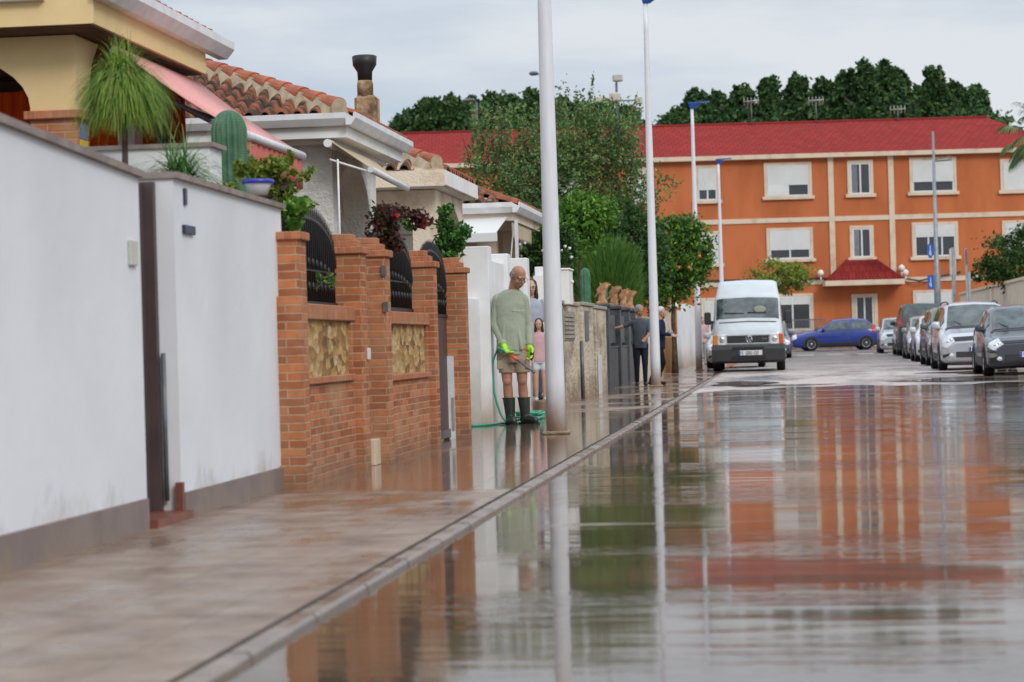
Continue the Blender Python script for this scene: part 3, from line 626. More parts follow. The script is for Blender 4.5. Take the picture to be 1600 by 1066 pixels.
# ================================================================== HOUSE 1: yellow, arched porch
Xe = -4.66; Ye = dy(F/227, Xe); Ye1 = dy(F/190, Xe); ZB = 3.27
T = thing('yellow_house', 'yellow house with arched porch, brick pillar base, pink awning and orange blinds', 'house', (-6, Ye, SW))
m = MB(); m.box((-11, Ye, ZB), (Xe, Ye1, ZB+.2)); m.build('fascia', YEL, T)
m = MB(); m.box((-11, Ye+.03, ZB-.012), (Xe-.03, Ye1-.03, ZB-.001)); m.build('soffit', SOFF, T)
gutter(T, [(-9.6, Ye, ZB+.17), (-5.0, Ye, ZB+.17)]); gutter(T, [(Xe, Ye-.05, ZB+.17), (Xe, Ye1+.45, ZB+.17)], .14, .14)
m = MB(); m.box((-11, Ye+.1, ZB+.2), (Xe-.05, Ye1+.2, ZB+.26)); m.build('roof_deck', MORT, T)
tileslope(T, (Xe+.02, Ye, ZB+.29), (0,1,0), (-1,0,0), .42, lambda v: (v*.9, Ye1-Ye+.18), 4.0, TILE, amp=.05)
tileslope(T, (Xe+.02, Ye, ZB+.29), (-1,0,0), (0,1,0), .42, lambda v: (v, 6.3), 3.6, TILE, amp=.05)
yc = Ye+.38; a = PY(118, 120, yc); c0 = PY(46, 120, yc)
XC = a.x; m = MB(); m.box((c0.x, yc, 2.72), (XC, yc+.3, ZB-.02)); 
arch_panel_front(m, yc+.001, c0.x-1.4, c0.x, ZB-.02, 2.74)
m.prism([(XC, yc+.3, 2.74), (XC, yc+.33, 2.9), (XC, yc+.4, 3.08), (XC, yc+.58, ZB-.02), (XC, yc+.3, ZB-.02)], (-.1, 0, 0))
m.build('arch_wall', YEL, T)
m = MB(); m.box((c0.x+.0, yc, 0), (XC+.0, yc+.3, 2.66)); p = m.build('pillar_base', BRICK, T)
m = MB(); m.box((c0.x-.04, yc-.04, 2.66), (XC+.04, yc+.34, 2.72), .006); m.build('pillar_cap', BRICKH, p)
m = MB(); m.box((XC+.001, yc+.06, 2.52), (XC+.012, yc+.22, 2.63)); m.build('alarm_plate', mk('alarm_blue', (.12,.2,.35), None, 4, .4), p)
m = MB(); m.box((XC+.001, yc+.06, 2.3), (XC+.012, yc+.22, 2.515)); m.build('alarm_sticker', mk('alarm_yellow', (.75,.5,.03), None, 4, .4), p)
a = PY(180, 70, yc+2.0); b = PY(206, 70, yc+2.0); m = MB(); m.box((a.x, yc+2.0, 0), (b.x, yc+2.25, ZB-.02)); m.build('column', WHITEH, T)
m = MB(); m.box((-11, Ye1-.25, 0), (XC-.02, Ye1-.05, ZB-.02)); m.build('back_wall', SOFF, T)
m = MB()
for x0, x1 in ((-9, -6.55), (-6.5, -5.9), (-5.85, -4.98), (-4.86, -4.72)):
    rings = []; 
    for k in range(25): x = x0+(x1-x0)*k/24; rings.append([(x, Ye1-.5+.02*math.sin(k*1.3), 0.9), (x, Ye1-.5+.02*math.sin(k*1.3), 3.16-.03*math.sin(PI*k/24)), (x, Ye1-.48+.02*math.sin(k*1.3), 3.16-.03*math.sin(PI*k/24)), (x, Ye1-.48+.02*math.sin(k*1.3), 0.9)])
    m.loft(rings)
m.build('orange_blind', AWR, T)
m = MB()
for z in (2.12, 2.55): m.box((-9, Ye1-.56, z), (XC-.33, Ye1-.53, z+.03))
for x in (-5.7, -4.95): m.box((x, Ye1-.58, .3), (x+.05, Ye1-.53, 3.2))
m.build('blind_frame', mk('timber', (.2,.11,.06), None, 5, .6), T)
# pink folding-arm awning
ya = dy(F/218, -4.3); yb = dy(F/192, -3.9); aw = thing('pink_awning', 'sloping pink awning with white front bar and salmon valance on the yellow house', 'awning', (-4.3, ya, 2.5))
m = MB(); R_ = []
for k in range(9):
    t = k/8; x = -4.72+t*.82; z = 3.2-.6*t-.03*math.sin(PI*t); R_.append([(x, ya, z), (x, yb+.1, z), (x, yb+.1, z+.008), (x, ya, z+.008)])
m.loft(R_, True, True); m.build('fabric', AWP, aw)
m = MB(); m.tube([(-3.88, ya+.1, 2.57), (-3.88, yb+.15, 2.57)], .034, 10, sq=(1,1)); m.build('front_bar', BARW, aw)
m = MB(); R_ = []
for k in range(41):
    y = ya+(yb+.1-ya)*k/40; x = -3.89+.012*math.sin(k*2.1); zb = 2.27+.03*abs(math.sin(k*.42*PI/2)); R_.append([(x, y, 2.54), (x+.006, y, 2.54), (x+.01, y, zb), (x+.004, y, zb)])
m.loft(R_, True, True); m.build('valance', AWS, aw)
m = MB(); m.tube([(-4.72, ya+.15, 2.95), (-4.35, ya+.35, 2.8), (-3.9, ya+.2, 2.56)], .022, 6); m.build('folding_arm', GREYPIPE, aw); m = MB(); m.tube([(-4.72, yb-.2, 2.95), (-4.35, yb-.4, 2.8), (-3.9, yb-.25, 2.56)], .022, 6); m.build('folding_arm', GREYPIPE, aw); m = MB(); m.tube([(-4.76, ya+.1, 3.19), (-4.76, yb+.1, 3.19)], .025, 8); m.build('roller', BARW, aw)
# ================================================================== HOUSE 2: white stucco with chimney
Xe = -4.02; Ye = dy(F/163, Xe); Ye1 = dy(F/141.5, Xe); ZE = 3.08
T = thing('white_house', 'white rough stucco house with grey gutter, mossy tile roof and arched porch', 'house', (-5, Ye, SW))
m = MB(); m.box((-9, Ye+.11, ZE-.06), (Xe-.11, Ye1, ZE+.12)); m.build('fascia', WHITEH, T)
m = MB(); m.box((-9, Ye+.3, ZE-.1), (Xe-.28, Ye1-.1, ZE-.061)); m.build('soffit', WHITEH, T)
gutter(T, [(-9, Ye+.10, ZE+.05), (Xe-.10, Ye+.10, ZE+.05)], .1, .12); gutter(T, [(Xe-.1, Ye+.0, ZE+.051), (Xe-.1, Ye1+.1, ZE+.051)], .1, .12)
HS = .38
m = MB(); O = Vector((Xe-.12, Ye+.12, ZE+.12)); m.add([O, O+Vector((-5,0,0)), O+Vector((-5,3.2,3.2*HS)), O+Vector((-3.2,3.2,3.2*HS)), O+Vector((0,Ye1-Ye-.1,0)), O+Vector((-3.2,Ye1-Ye-.1,3.2*HS))], [(0,1,2,3), (0,3,5,4)]); m.build('roof_deck', MORT, T)
tileslope(T, (Xe-.1, Ye+.1, ZE+.14), (-1,0,0), (0,1,0), HS, lambda v: (v+.12, 5.0), 3.2, TILE2, amp=.04, w=.162, row=.23)
tileslope(T, (Xe-.06, Ye+.1, ZE+.14), (0,1,0), (-1,0,0), HS, lambda v: (min(v+.12, Ye1-Ye-.05), Ye1-Ye-.05), 3.0, TILE, w=.16, amp=.04)
hA = Vector((Xe-.2, Ye+.2, ZE+.24)); ridge(T, hA, hA+Vector((-3.1, 3.1, 3.1*HS)), r=.088, L=.31)
m = MB(); m.box((-9, Ye1-.1, 0), (Xe-.45, Ye1+.1, ZE)); m.build('back_wall', CREAMW, T)
yc = Ye+.45; a = PY(520, 300, yc); c0 = PY(458, 300, yc); XC = a.x; ycol2 = dy(F/146.5, XC)
m = MB(); m.box((c0.x, yc, 0), (XC, yc+.3, ZE-.08)); m.box((XC-.32, ycol2, 0), (XC-.001, ycol2+.42, ZE-.08)); arch_panel_side(m, XC-.002, yc+.3, ycol2, 2.2, ZE-.08, 2.35, .28); m.build('porch_arches', STUCCO, T)
yw = Ye1-.11
a = PY(514, 300, yw); m = MB(); m.box((-5.0, yw-.04, 1.9), (-4.92, yw, 2.75)); m.box((-5.6, yw-.04, 1.9), (-5.52, yw, 2.75)); m.box((-5.6, yw-.04, 2.75), (-4.92, yw, 2.83)); m.build('window_frame', BARW, T)
m = MB(); m.box((-5.52, yw-.02, 1.9), (-5.0, yw-.01, 2.75)); m.build('pane', GLASSD, T)
m = MB(); 
for k in range(9): m.tube([(-4.85+.045*k, yw-.05, 1.7), (-4.85+.045*k, yw-.05, 2.5)], .008, 5)
m.tube([(-4.86, yw-.05, 2.5), (-4.66, yw-.05, 2.62), (-4.48, yw-.05, 2.5)], .012, 6); m.build('window_grille', BLACKM, T)
# chimney
cyy = Ye+1.9; c0 = PY(573, 170, cyy); z1 = PY(573, 150, cyy).z; z2 = PY(570, 122, cyy).z
ch = thing('chimney', 'stone clad chimney with a black cowl rising behind the white house roof', 'chimney', (c0.x, cyy, 3.3))
CHS = mk('chimney_stone', (.50,.35,.21), (.16,.10,.055), 7, .9, 16, .9, .03)
m = MB(); m.box((c0.x-.115, cyy-.1, 3.3), (c0.x+.115, cyy+.16, z1), .03); m.build('stack', CHS, ch)
m = MB(); m.lathe((c0.x-.01, cyy, z1), [(.085,-.02),(.085,.12),(.07,.18)], 14); m.build('flue', CHS, ch)
m = MB(); m.lathe((c0.x-.01, cyy, z1+.15), [(.075,0),(.08,.1),(.125,.17),(.13,.26),(.11,.27),(.0001,.25)], 14); m.build('cowl', BLACKM, ch)
# small beige awning
aw = thing('beige_awning', 'small weathered beige awning with white bar under the white house eave', 'awning', (-3.95, dy(F/163,-3.9), 2.6)); ya, yb = dy(F/163,-3.9), dy(F/148.7,-3.9)
m = MB(); m.loft([[(-4.28, ya, 2.98), (-4.28, yb, 2.98), (-4.28, yb, 2.99), (-4.28, ya, 2.99)], [(-3.9, ya, 2.71), (-3.9, yb, 2.66), (-3.9, yb, 2.67), (-3.9, ya, 2.72)]]); m.build('fabric', AWC, aw)
m = MB(); m.tube([(-3.89, ya, 2.695), (-3.89, yb, 2.645)], .033, 8); m.build('front_bar', BARW, aw)
m = MB(); m.tube([(-4.3, ya-.02, 2.96), (-4.3, yb, 2.96)], .04, 10); m.tube([(-4.28, ya-.02, 2.8), (-3.93, ya+.02, 2.68)], .012, 6); m.tube([(-4.2, ya-.04, 2.8), (-4.2, ya-.04, 1.4)], .01, 6); m.build('roller', WHITEH, aw)
# ================================================================== HOUSE 3: cream
Xe = -4.14; Ye = dy(F/125.5, Xe); Ye1 = dy(F/113.5, Xe); ZE = 2.98
T = thing('cream_house', 'cream stucco house with stained flat fascia and red tile roof, third along the street', 'house', (-5, Ye, SW))
m = MB(); m.box((-9, Ye, ZE), (Xe, Ye1, ZE+.2)); m.build('fascia', CREAMH, T)
m = MB(); m.box((Xe+.001, Ye+.01, ZE+.01), (Xe+.012, Ye1-.01, ZE+.19)); m.build('side_fascia', WHITEH, T)
m = MB(); m.box((-9, Ye+.04, ZE-.01), (Xe-.04, Ye1-.04, ZE-.001)); m.build('soffit', WHITEH, T)
m = MB(); O = Vector((Xe-.02, Ye+.02, ZE+.2)); m.add([O, O+Vector((-4,0,0)), O+Vector((-4,2.6,2.6*HS)), O+Vector((-2.6,2.6,2.6*HS)), O+Vector((0,Ye1-Ye-.05,0)), O+Vector((-2.6,Ye1-Ye-.05,2.6*HS))], [(0,1,2,3), (0,3,5,4)]); m.build('roof_deck', MORT, T)
tileslope(T, (Xe-.15, Ye+.02, ZE+.2), (-1,0,0), (0,1,0), HS, lambda v: (v+.12, 4.5), 2.8, TILE2, amp=.042, w=.18, row=.25)
tileslope(T, (Xe-.03, Ye+.1, ZE+.2), (0,1,0), (-1,0,0), HS, lambda v: (min(v+.1, Ye1-Ye-.1), Ye1-Ye-.1), 2.4, TILE, w=.17, amp=.04)
hA = Vector((Xe-.12, Ye+.12, ZE+.3)); ridge(T, hA, hA+Vector((-2.6, 2.6, 2.6*HS)), r=.09, L=.31)
yc = Ye+.4; a = PY(681, 330, yc); c0 = PY(644, 330, yc); XC = a.x
m = MB(); m.box((c0.x, yc, 0), (XC, yc+.3, ZE-.02)); arch_panel_front(m, yc+.001, c0.x-1.8, c0.x, ZE-.02, 2.5, .28); m.box((c0.x-2.2, yc, 0), (c0.x-1.8, yc+.3, ZE-.02))
arch_panel_side(m, XC-.001, yc+.3, Ye1-.5, 2.2, ZE-.02, 2.5, .25); m.box((XC-.3, Ye1-.5, 0), (XC-.001, Ye1-.2, ZE-.02)); m.build('porch_arches', CREAMH, T)
m = MB(); m.box((-9, Ye1-.15, 0), (-4.6, Ye1, ZE-.02)); m.build('back_wall', CREAMW, T)
m = MB()
for k in range(8): m.box((c0.x-1.75, yc+.8, .9+k*.22), (c0.x-.02, yc+.83-.01*(k%2), 1.11+k*.22), .01)
m.build('roller_shutter', SHUT, T)
# ================================================================== HOUSE 4: white with awning
Xe = -4.02; Ye = dy(F/101, Xe); Ye1 = dy(F/91, Xe); ZE = 3.0
T = thing('small_white_house', 'low white house with tiled roof and white awning, last before the trees', 'house', (-5, Ye, SW))
m = MB(); m.box((-9, Ye+.1, ZE-.1), (Xe-.1, Ye1, ZE+.12)); m.build('fascia', CREAMW, T); gutter(T, [(-9, Ye+.1, ZE+.02), (Xe-.1, Ye+.1, ZE+.02)], .12, .16); gutter(T, [(Xe-.1, Ye, ZE+.021), (Xe-.1, Ye1, ZE+.021)], .12, .16)
m = MB(); O = Vector((Xe-.12, Ye+.12, ZE+.12)); m.add([O, O+Vector((-4,0,0)), O+Vector((-4,2.6,2.6*HS)), O+Vector((-2.6,2.6,2.6*HS)), O+Vector((0,Ye1-Ye-.1,0)), O+Vector((-2.6,Ye1-Ye-.1,2.6*HS))], [(0,1,2,3), (0,3,5,4)]); m.build('roof_deck', MORT, T)
tileslope(T, (Xe-.1, Ye+.1, ZE+.17), (-1,0,0), (0,1,0), HS, lambda v: (v+.12, 4.5), 2.8, TILE2, amp=.042, w=.18, row=.25)
tileslope(T, (Xe-.06, Ye+.1, ZE+.17), (0,1,0), (-1,0,0), HS, lambda v: (min(v+.1, Ye1-Ye-.1), Ye1-Ye-.1), 2.4, TILE, w=.17, amp=.04)
yc = Ye+.5; m = MB(); m.box((-4.75, yc, 0), (-4.45, yc+.3, ZE-.1)); m.build('column', CREAMW, T); m = MB(); m.box((-4.7, Ye1-.5, 0), (-4.4, Ye1-.2, ZE-.1)); m.build('column', CREAMW, T); m = MB(); m.box((-9, Ye1-.1, 0), (-4.6, Ye1+.1, ZE-.1)); m.build('back_wall', CREAMW, T)
aw = thing('white_awning', 'white boxy awning with valance under the small white house eave', 'awning', (-4.8, Ye-.1, 2.4))
a = PY(727, 340, Ye+.05); b = PY(771, 372, Ye-.25); c = PY(792, 337, Ye+.05)
m = MB(); m.loft([[(-5.4, Ye+.08, a.z-.05), (c.x, Ye+.08, a.z-.02), (c.x, Ye+.08, a.z-.01), (-5.4, Ye+.08, a.z-.04)], [(-5.4, Ye-.45, b.z+.06), (c.x-.12, Ye-.45, b.z+.06), (c.x-.12, Ye-.45, b.z+.07), (-5.4, Ye-.45, b.z+.07)]]); m.build('fabric', SHUT, aw)
m = MB(); m.box((-5.4, Ye-.47, b.z-.07), (c.x-.1, Ye-.44, b.z+.08), .01); m.build('valance', SHUT, aw)
m = MB(); m.box((c.x+.12, Ye+.0, 0), (c.x+.17, Ye+.05, 2.9)); m.tube([(c.x+.1, Ye+.1, 2.85), (c.x+.0, Ye+.0, 1.9)], .012, 6); m.build('post', BARW, aw)
m = MB()
for k in range(14):
    y = Ye+.2+k*.2; m.prism([(-4.16, y, ZE-.12), (-4.16, y+.2, ZE-.12), (-4.16, y+.2, ZE-.32), (-4.16, y+.1, ZE-.37), (-4.16, y, ZE-.32)], (.01, 0, 0))
m.build('scalloped_valance', AWC, aw)
# ================================================================== ORANGE APARTMENT BUILDING (facade square to the view)
DB = F/28.5; BO = Vector((-sa*DB, ca*DB, 0))
BT = thing('apartment_building', 'long three storey orange building with red roof and cream trim across the street end', 'building', (BO.x, BO.y, .3), None, YAW, True)
BT.location = (BO.x, BO.y, 0); UX = Vector((ca, sa, 0)); UY = Vector((-sa, ca, 0))
def UB(x, y, dep=0):      # pixel -> (u, z) on the plane dep metres behind the facade
    d = ray(x, y); n = UY; P0 = BO+UY*dep; t = (P0-CAM).dot(n)/d.dot(n); p = CAM+d*t; return (p-BO).dot(UX), p.z
EAVE = UB(1300, 243)[1]; u_l = -9.5; u_r = 30.5
m = MB(); m.box((u_l, 0, 0), (u_r, 11, EAVE)); m.build('wall', ORANGE, BT)
rz = UB(1300, 191, 5.5)[1]
m = MB(); e = .35
m.loft([[(u_l-e, -e, EAVE+.12), (u_r+e, -e, EAVE+.12), (u_r+e, 11+e, EAVE+.12), (u_l-e, 11+e, EAVE+.12)], [(u_l-e, 5.5, rz), (u_r-3.0, 5.5, rz), (u_r-3.0, 5.6, rz), (u_l-e, 5.6, rz)]]); m.build('roof', RROOF, BT)
m = MB(); m.tube([(u_l-e, 5.55, rz), (u_r-3, 5.55, rz)], .12, 8); m.build('ridge', RROOF, BT)
m = MB(); m.box((u_l-e, -e-.05, EAVE-.12), (u_r+e, -.001, EAVE+.12)); m.build('cornice', TRIM, BT)
def bz(x, y): return UB(x, y)[1]
for yy, nm in ((338, 'string_course'), (436, 'string_course')):
    z = bz(1450, yy); m = MB(); m.box((u_l, -.06, z-.13), (u_r, -.001, z+.13)); m.build(nm, TRIM, BT)
for x in (1298.5, 1392.5, 985): u, z = UB(x, 300); m = MB(); m.box((u-.15, -.085, bz(x, 432)), (u+.15, -.002, EAVE-.12)); m.build('pilaster', TRIM, BT)
def window(x0, y0, x1, y1, kind, sill=True):
    u0, za = UB(x0, y0); u1, zb = UB(x1, y1); w = .16; T = BT
    m = MB(); m.box((u0, -.07, zb), (u0+w, -.003, za)); m.box((u1-w, -.07, zb), (u1, -.003, za)); m.box((u0+w, -.07, za-w), (u1-w, -.003, za)); m.box((u0-.12, -.16, zb-.1), (u1+.12, -.004, zb+.08)); s = m.build('window_surround', TRIM, T)
    a, b, c, d = u0+w, u1-w, zb+.08, za-w; m = MB(); f = .07
    m.box((a, -.05, c), (a+f, -.004, d)); m.box((b-f, -.05, c), (b, -.004, d)); m.box((a+f, -.05, c), (b-f, -.004, c+f)); m.box((a+f, -.05, d-f), (b-f, -.004, d))
    nm = 3 if kind == 'tri' else 2
    for k in range(1, nm): q = a+(b-a)*k/nm; m.box((q-f*.6, -.052, c+f), (q+f*.6, -.004, d-f))
    m.build('frame', BARW, s)
    m = MB(); m.box((a+f, -.02, c+f), (b-f, -.0045, d-f)); m.build('pane', GLASSD, s)
    if kind in ('low', 'lowhalf', 'tri', 'full', 'top'):
        frac = {'low': .32, 'lowhalf': .36, 'tri': .62, 'top': .76, 'full': .02}[kind]; zc = c+(d-c)*frac; m = MB(); n = int((d-zc)/.09)+1
        for k in range(n): z0 = zc+(d-zc)*k/n; m.box((a+f*.3, -.075, z0), (b-f*.3, -.053-.008*(k % 2), z0+(d-zc)/n-.006))
        m.build('shutter', SHUT, s)
        if kind == 'lowhalf': m = MB(); m.box((a+f*.3, -.074, c+f), ((a+b)/2-.02, -.053, zc)); m.build('shutter', SHUT, s)
    else:
        m = MB(); q = a+(b-a)*.12
        for k in range(6): qq = a+f+(b-a)*.05*k; m.box((qq, -.024, c+f), (qq+.03, -.021, d-f))
        m.build('curtain', mk('curtain_cloth', (.3,.32,.34), None, 4, .9), s)
for q in ((983,262,1012,316,'low'), (1085,259,1125,315,'low'), (1193,255,1269,308,'lowhalf'), (1323,251,1365,305,'dbl'), (1420,247,1495,301,'low'), (1562,249,1640,298,'full'),
          (985,365,1012,420,'full'), (1090,362,1128,414,'full'), (1197,357,1271,406,'low'), (1327,353,1366,404,'dbl'), (1424,348,1498,402,'tri'), (1565,345,1640,399,'full'),
          (1095,466,1122,522,'low'), (1205,460,1272,517,'top'), (1426,454,1492,505,'full'), (860,262,905,316,'full'), (790,262,830,316,'low'), (860,365,905,420,'low')): window(*q)
# entrance door and red canopy
u0, za = UB(1330, 460); u1, zb = UB(1373, 541); m = MB(); m.box((u0, -.08, .33), (u0+.2, -.003, za)); m.box((u1-.2, -.08, .33), (u1, -.003, za)); m.box((u0+.2, -.08, za-.2), (u1-.2, -.003, za)); s = m.build('door_frame', TRIM, BT)
m = MB(); m.box((u0+.2, -.03, .33), (u1-.2, -.004, za-.2)); m.build('door_leaf', GLASSD, s)
m = MB(); 
for q in (u0+.22, (u0+u1)/2-.05, u1-.3): m.box((q, -.05, .34), (q+.08, -.031, za-.21))
m.box((u0+.2, -.049, 1.2), (u1-.2, -.0311, 1.32)); m.build('door_rail', BARW, s)
u0, zc = UB(1286, 440); u1, _ = UB(1406, 440); ua, zt = UB(1322, 407); ub, _ = UB(1368, 407)
m = MB(); m.loft([[(u0, -1.3, zc), (u1, -1.3, zc), (u1, -.01, zc), (u0, -.01, zc)], [(ua, -.1, zt), (ub, -.1, zt), (ub, -.01, zt), (ua, -.01, zt)]])
for k in range(22): q = k/21; m.tube([(u0+(u1-u0)*q, -1.3, zc+.02), (ua+(ub-ua)*q, -.12, zt+.02)], .035, 6)
cn = m.build('canopy', RROOF, BT)
m = MB(); m.box((u0-.05, -1.36, zc-.28), (u1+.05, -.01, zc-.002)); m.build('canopy_slab', TRIM, cn)
for x in (1281, 1407, 1413):
    u, z = UB(x, 428 if x < 1300 else 420+(x-1407)*1.2); m = MB(); m.lathe((u, -.4, z-.15), [(.08,0),(.17,.12),(.17,.25),(.05,.36)], 10); m.tube([(u, -.4, z-.15), (u, -.4, z-.4), (u, -.01, z-.4)], .04, 6); m.build('wall_lamp', WHITEH, BT)
# balcony rail on the ground floor
u0, z0 = UB(1225, 500); u1, _ = UB(1284, 500); m = MB(); m.box((u0, -1.2, z0-.06), (u1, -1.15, z0)); m.box((u0, -1.2, .33), (u1, -1.15, .4))
for k in range(22): q = u0+(u1-u0)*k/21; m.box((q, -1.19, .4), (q+.03, -1.16, z0-.06))
m.build('terrace_railing', GREYPIPE, BT)
m = MB(); q0 = UB(1400, 436); q1 = UB(1500, 428)
m.tube([(u_l, -.09, q0[1]+.35), (q0[0], -.11, q0[1]+.1), (q0[0]+1.2, -.4, q0[1]-.15), (q1[0], -.1, q1[1]+.1)], .05, 5); 
za = bz(1300, 316)
m.build('cable', BLKPL, BT)
def antenna(x, y0, y1, lab, cross=5):
    u, z0 = UB(x, y0, 5.5); _, z1 = UB(x, y1, 5.5); p = BO+UX*u+UY*5.3; m = MB(); m.tube([(p.x, p.y, rz-.2), (p.x, p.y, z1)], .035, 6)
    T = thing('antenna', lab, 'antenna', (p.x, p.y, rz), 'television antennas on the red roof'); m.build('mast', GREYPIPE, T); m = MB()
    m.tube([(p.x-.45, p.y, z1-.15), (p.x+.45, p.y, z1-.1)], .025, 5)
    for k in range(cross): x_ = p.x-.4+.8*k/(cross-1); m.tube([(x_, p.y-.3, z1-.15), (x_, p.y+.3, z1-.1)], .018, 4); m.tube([(x_, p.y, z1-.4), (x_, p.y, z1+.08)], .015, 4)
    m.build('boom', CREAM_PL, T)
antenna(1174, 190, 155, 'tallest rooftop antenna, above the white van side of the red roof'); antenna(1275, 188, 154, 'middle rooftop antenna near the highest trees'); antenna(1402, 182, 168, 'low rooftop antenna at the right of the red roof')
# ================================================================== LAMP POSTS ON THE LEFT PAVEMENT
def lamp_post(dep, label, PX_, H=7.55):
    Y = D(dep, PX_); z0 = SW+gz(Y); T = thing('lamp_post', label, 'lamp post', (PX_, Y, z0), 'white tapered lamp posts along the left pavement')
    m = MB(); m.lathe((PX_, Y, z0-.02), [(.1-.055*k/14, .02+H*k/14) for k in range(15)], 20); m.build('pole', POLE, T)
    m = MB(); m.box((PX_-.13, Y-.13, z0), (PX_+.13, Y+.13, z0+.03), .008); m.build('base_plate', OLDW, T)
    if True:
        m = MB(); m.loft([[(PX_-.05, Y-.06, z0+H), (PX_+.08, Y-.06, z0+H), (PX_+.08, Y+.06, z0+H), (PX_-.05, Y+.06, z0+H)], [(PX_-.09, Y-.09, z0+H+.14), (PX_+.25, Y-.11, z0+H+.12), (PX_+.25, Y+.11, z0+H+.12), (PX_-.09, Y+.09, z0+H+.14)]]); m.loft([[(PX_-.1, Y-.1, z0+H+.14), (PX_+.5, Y-.13, z0+H+.17), (PX_+.5, Y+.13, z0+H+.17), (PX_-.1, Y+.1, z0+H+.14)], [(PX_-.1, Y-.1, z0+H+.18), (PX_+.5, Y-.12, z0+H+.2), (PX_+.5, Y+.12, z0+H+.2), (PX_-.1, Y+.1, z0+H+.18)]]); m.build('lamp_head', BLUEH, T)
    m = MB(); m.loft([[(PX_+.093*math.sin(a)*q, Y-.093*math.cos(a)*q, z) for a, q in ((-.45,1),(.1,1),(.45,1),(.45,.9),(.1,.9),(-.45,.9))] for z in (z0+.55, z0+.88)]); m.build('access_door', SHUT, T)
lamp_post(F/156, 'nearest and thickest white lamp post, muddy at its foot, beside the man with the hose', -2.29)
lamp_post(F/79.3, 'second white lamp post, in front of the elderly couple', -2.53)
lamp_post(F/54.2, 'third white lamp post, just left of the white van', -2.45)
lamp_post(F/41., 'farthest white lamp post, behind the white van', -2.3)
# grey lamp post and signs on the right
Yg = D(F/40., 5.95*.995); Xg = PZ(1466, 560, .1).x
def vpole(x, y0, dep, r0, r1, label, name='street_pole', cat='pole', extra=None, z0=.13):
    X = (x-1225)/(F/dep); Y = D(dep, X); z1 = PY(x, y0, Y).z; T = thing(name, label, cat, (X, Y, z0)); m = MB(); m.lathe((X, Y, z0), [(r0,0), (r0,(z1-z0)*.35), (r0*.75,(z1-z0)*.36), (r1,z1-z0)], 12); m.build('pole', mk('galvanised', (.3,.31,.32), (.22,.23,.24), 5, .5, metal=.4), T); return T, X, Y, z1
T, X, Y, z1 = vpole(1465, 205, F/40, .13, .045, 'tall grey metal post with a short side arm in front of the orange facade', 'street_pole')
zq = PY(1462, 252, Y).z; m = MB(); m.tube([(X, Y, zq), (X+.7, Y, zq+.03)], .03, 6); m.tube([(X, Y, zq+.06), (X+.66, Y, zq+.18)], .02, 6); m.build('arm', GREYPIPE, T)
def sign(T, X, Y, z, w, h, mat, round_=False, glyph='p'):
    m = MB()
    if round_: m.prism([(X+w/2*math.cos(2*PI*k/20), Y-.16, z+h/2*math.sin(2*PI*k/20)) for k in range(20)], (0,.02,0))
    else: m.box((X-w/2, Y-.16, z-h/2), (X+w/2, Y-.14, z+h/2), .01)
    s = m.build('sign_plate', mat, T); m = MB(); y = Y-.163
    m.box((X-w*.05, y, z-h*.1), (X+w*.07, y+.002, z+h*.2)); m.box((X-w*.17, y, z-h*.3), (X-w*.05, y+.002, z-h*.06)); m.box((X+w*.03, y, z-h*.32), (X+w*.15, y+.002, z-h*.08)); m.box((X-w*.05, y, z+h*.22), (X+w*.06, y+.002, z+h*.33)); m.build('pictogram', PLATE, s)
z = PY(1455, 392, Y).z; sign(T, X-.24, Y, z, .24, .6, mk('sign_blue', (.02,.12,.5), None, 5, .4), True); z = PY(1455, 441, Y).z; sign(T, X-.26, Y, z, .24, .55, MATS['sign_blue'])
T, X, Y, z1 = vpole(1491, 387, F/42, .09, .08, 'short grey square post right of the blue signs'); m = MB(); z = PY(1491, 393, Y).z; m.box((X-.14, Y-.05, z-.9), (X+.1, Y+.05, z+.1), .01); m.build('cabinet', CREAM_PL, T)
T, X, Y, z1 = vpole(1511, 388, F/43, .05, .05, 'thin grey post carrying a sign seen edge on', 'sign_post', 'sign post'); m = MB(); z = PY(1511, 400, Y).z; m.box((X-.02, Y-.3, z-.3), (X+.02, Y+.3, z+.25), .01); m.build('sign_plate', GREYPIPE, T)
T, X, Y, z1 = vpole(1515, 425, F/45, .05, .05, 'lowest pale post beside the cream wall on the right', 'bollard_post', 'post')
# floodlight mast and far street lights
def lightmast(x, ytop, dep, heads, label, name='floodlight_mast'):
    X = (x-1225)/(F/dep)*1.0; p = ray(x, ytop); t = dep/p.dot(fwd); q = CAM+p*t; T = thing(name, label, 'street light', (q.x, q.y, 0)); m = MB(); m.tube([(q.x, q.y, 0), (q.x, q.y, q.z)], [.22, .08], 8); m.build('mast', GREYPIPE, T)
    for hx, hy, w, h in heads:
        a = CAM+ray(hx, hy)*(dep/ray(hx, hy).dot(fwd)); s = dep/F; m = MB(); m.box((a.x-w*s/2, a.y-.25, a.z-h*s/2), (a.x+w*s/2, a.y+.2, a.z+h*s/2), .08); m.build('floodlight' if name == 'floodlight_mast' else 'lamp_head', CREAM_PL if name == 'floodlight_mast' else GREYPIPE, T)
        m = MB(); m.tube([(q.x, q.y, min(q.z, a.z)), (a.x, q.y, a.z)] if abs(a.x-q.x) > .3 else [(q.x, q.y, q.z-.5), (q.x+.01, q.y, max(q.z, a.z))], .05, 5); m.build('bracket', GREYPIPE, T)
lightmast(963, 130, 150, [(965,122,16,12),(961,152,17,14),(936,156,18,10),(998,157,11,13)], 'mast with four pale floodlights above the distant trees')
lightmast(744, 160, 140, [(733,157,20,5)], 'faint thin street light above the left end of the red roof', 'street_light')
lightmast(847, 116, 140, [(834,115,14,6)], 'street light almost hidden by the nearest white lamp post, only its head showing', 'street_light')
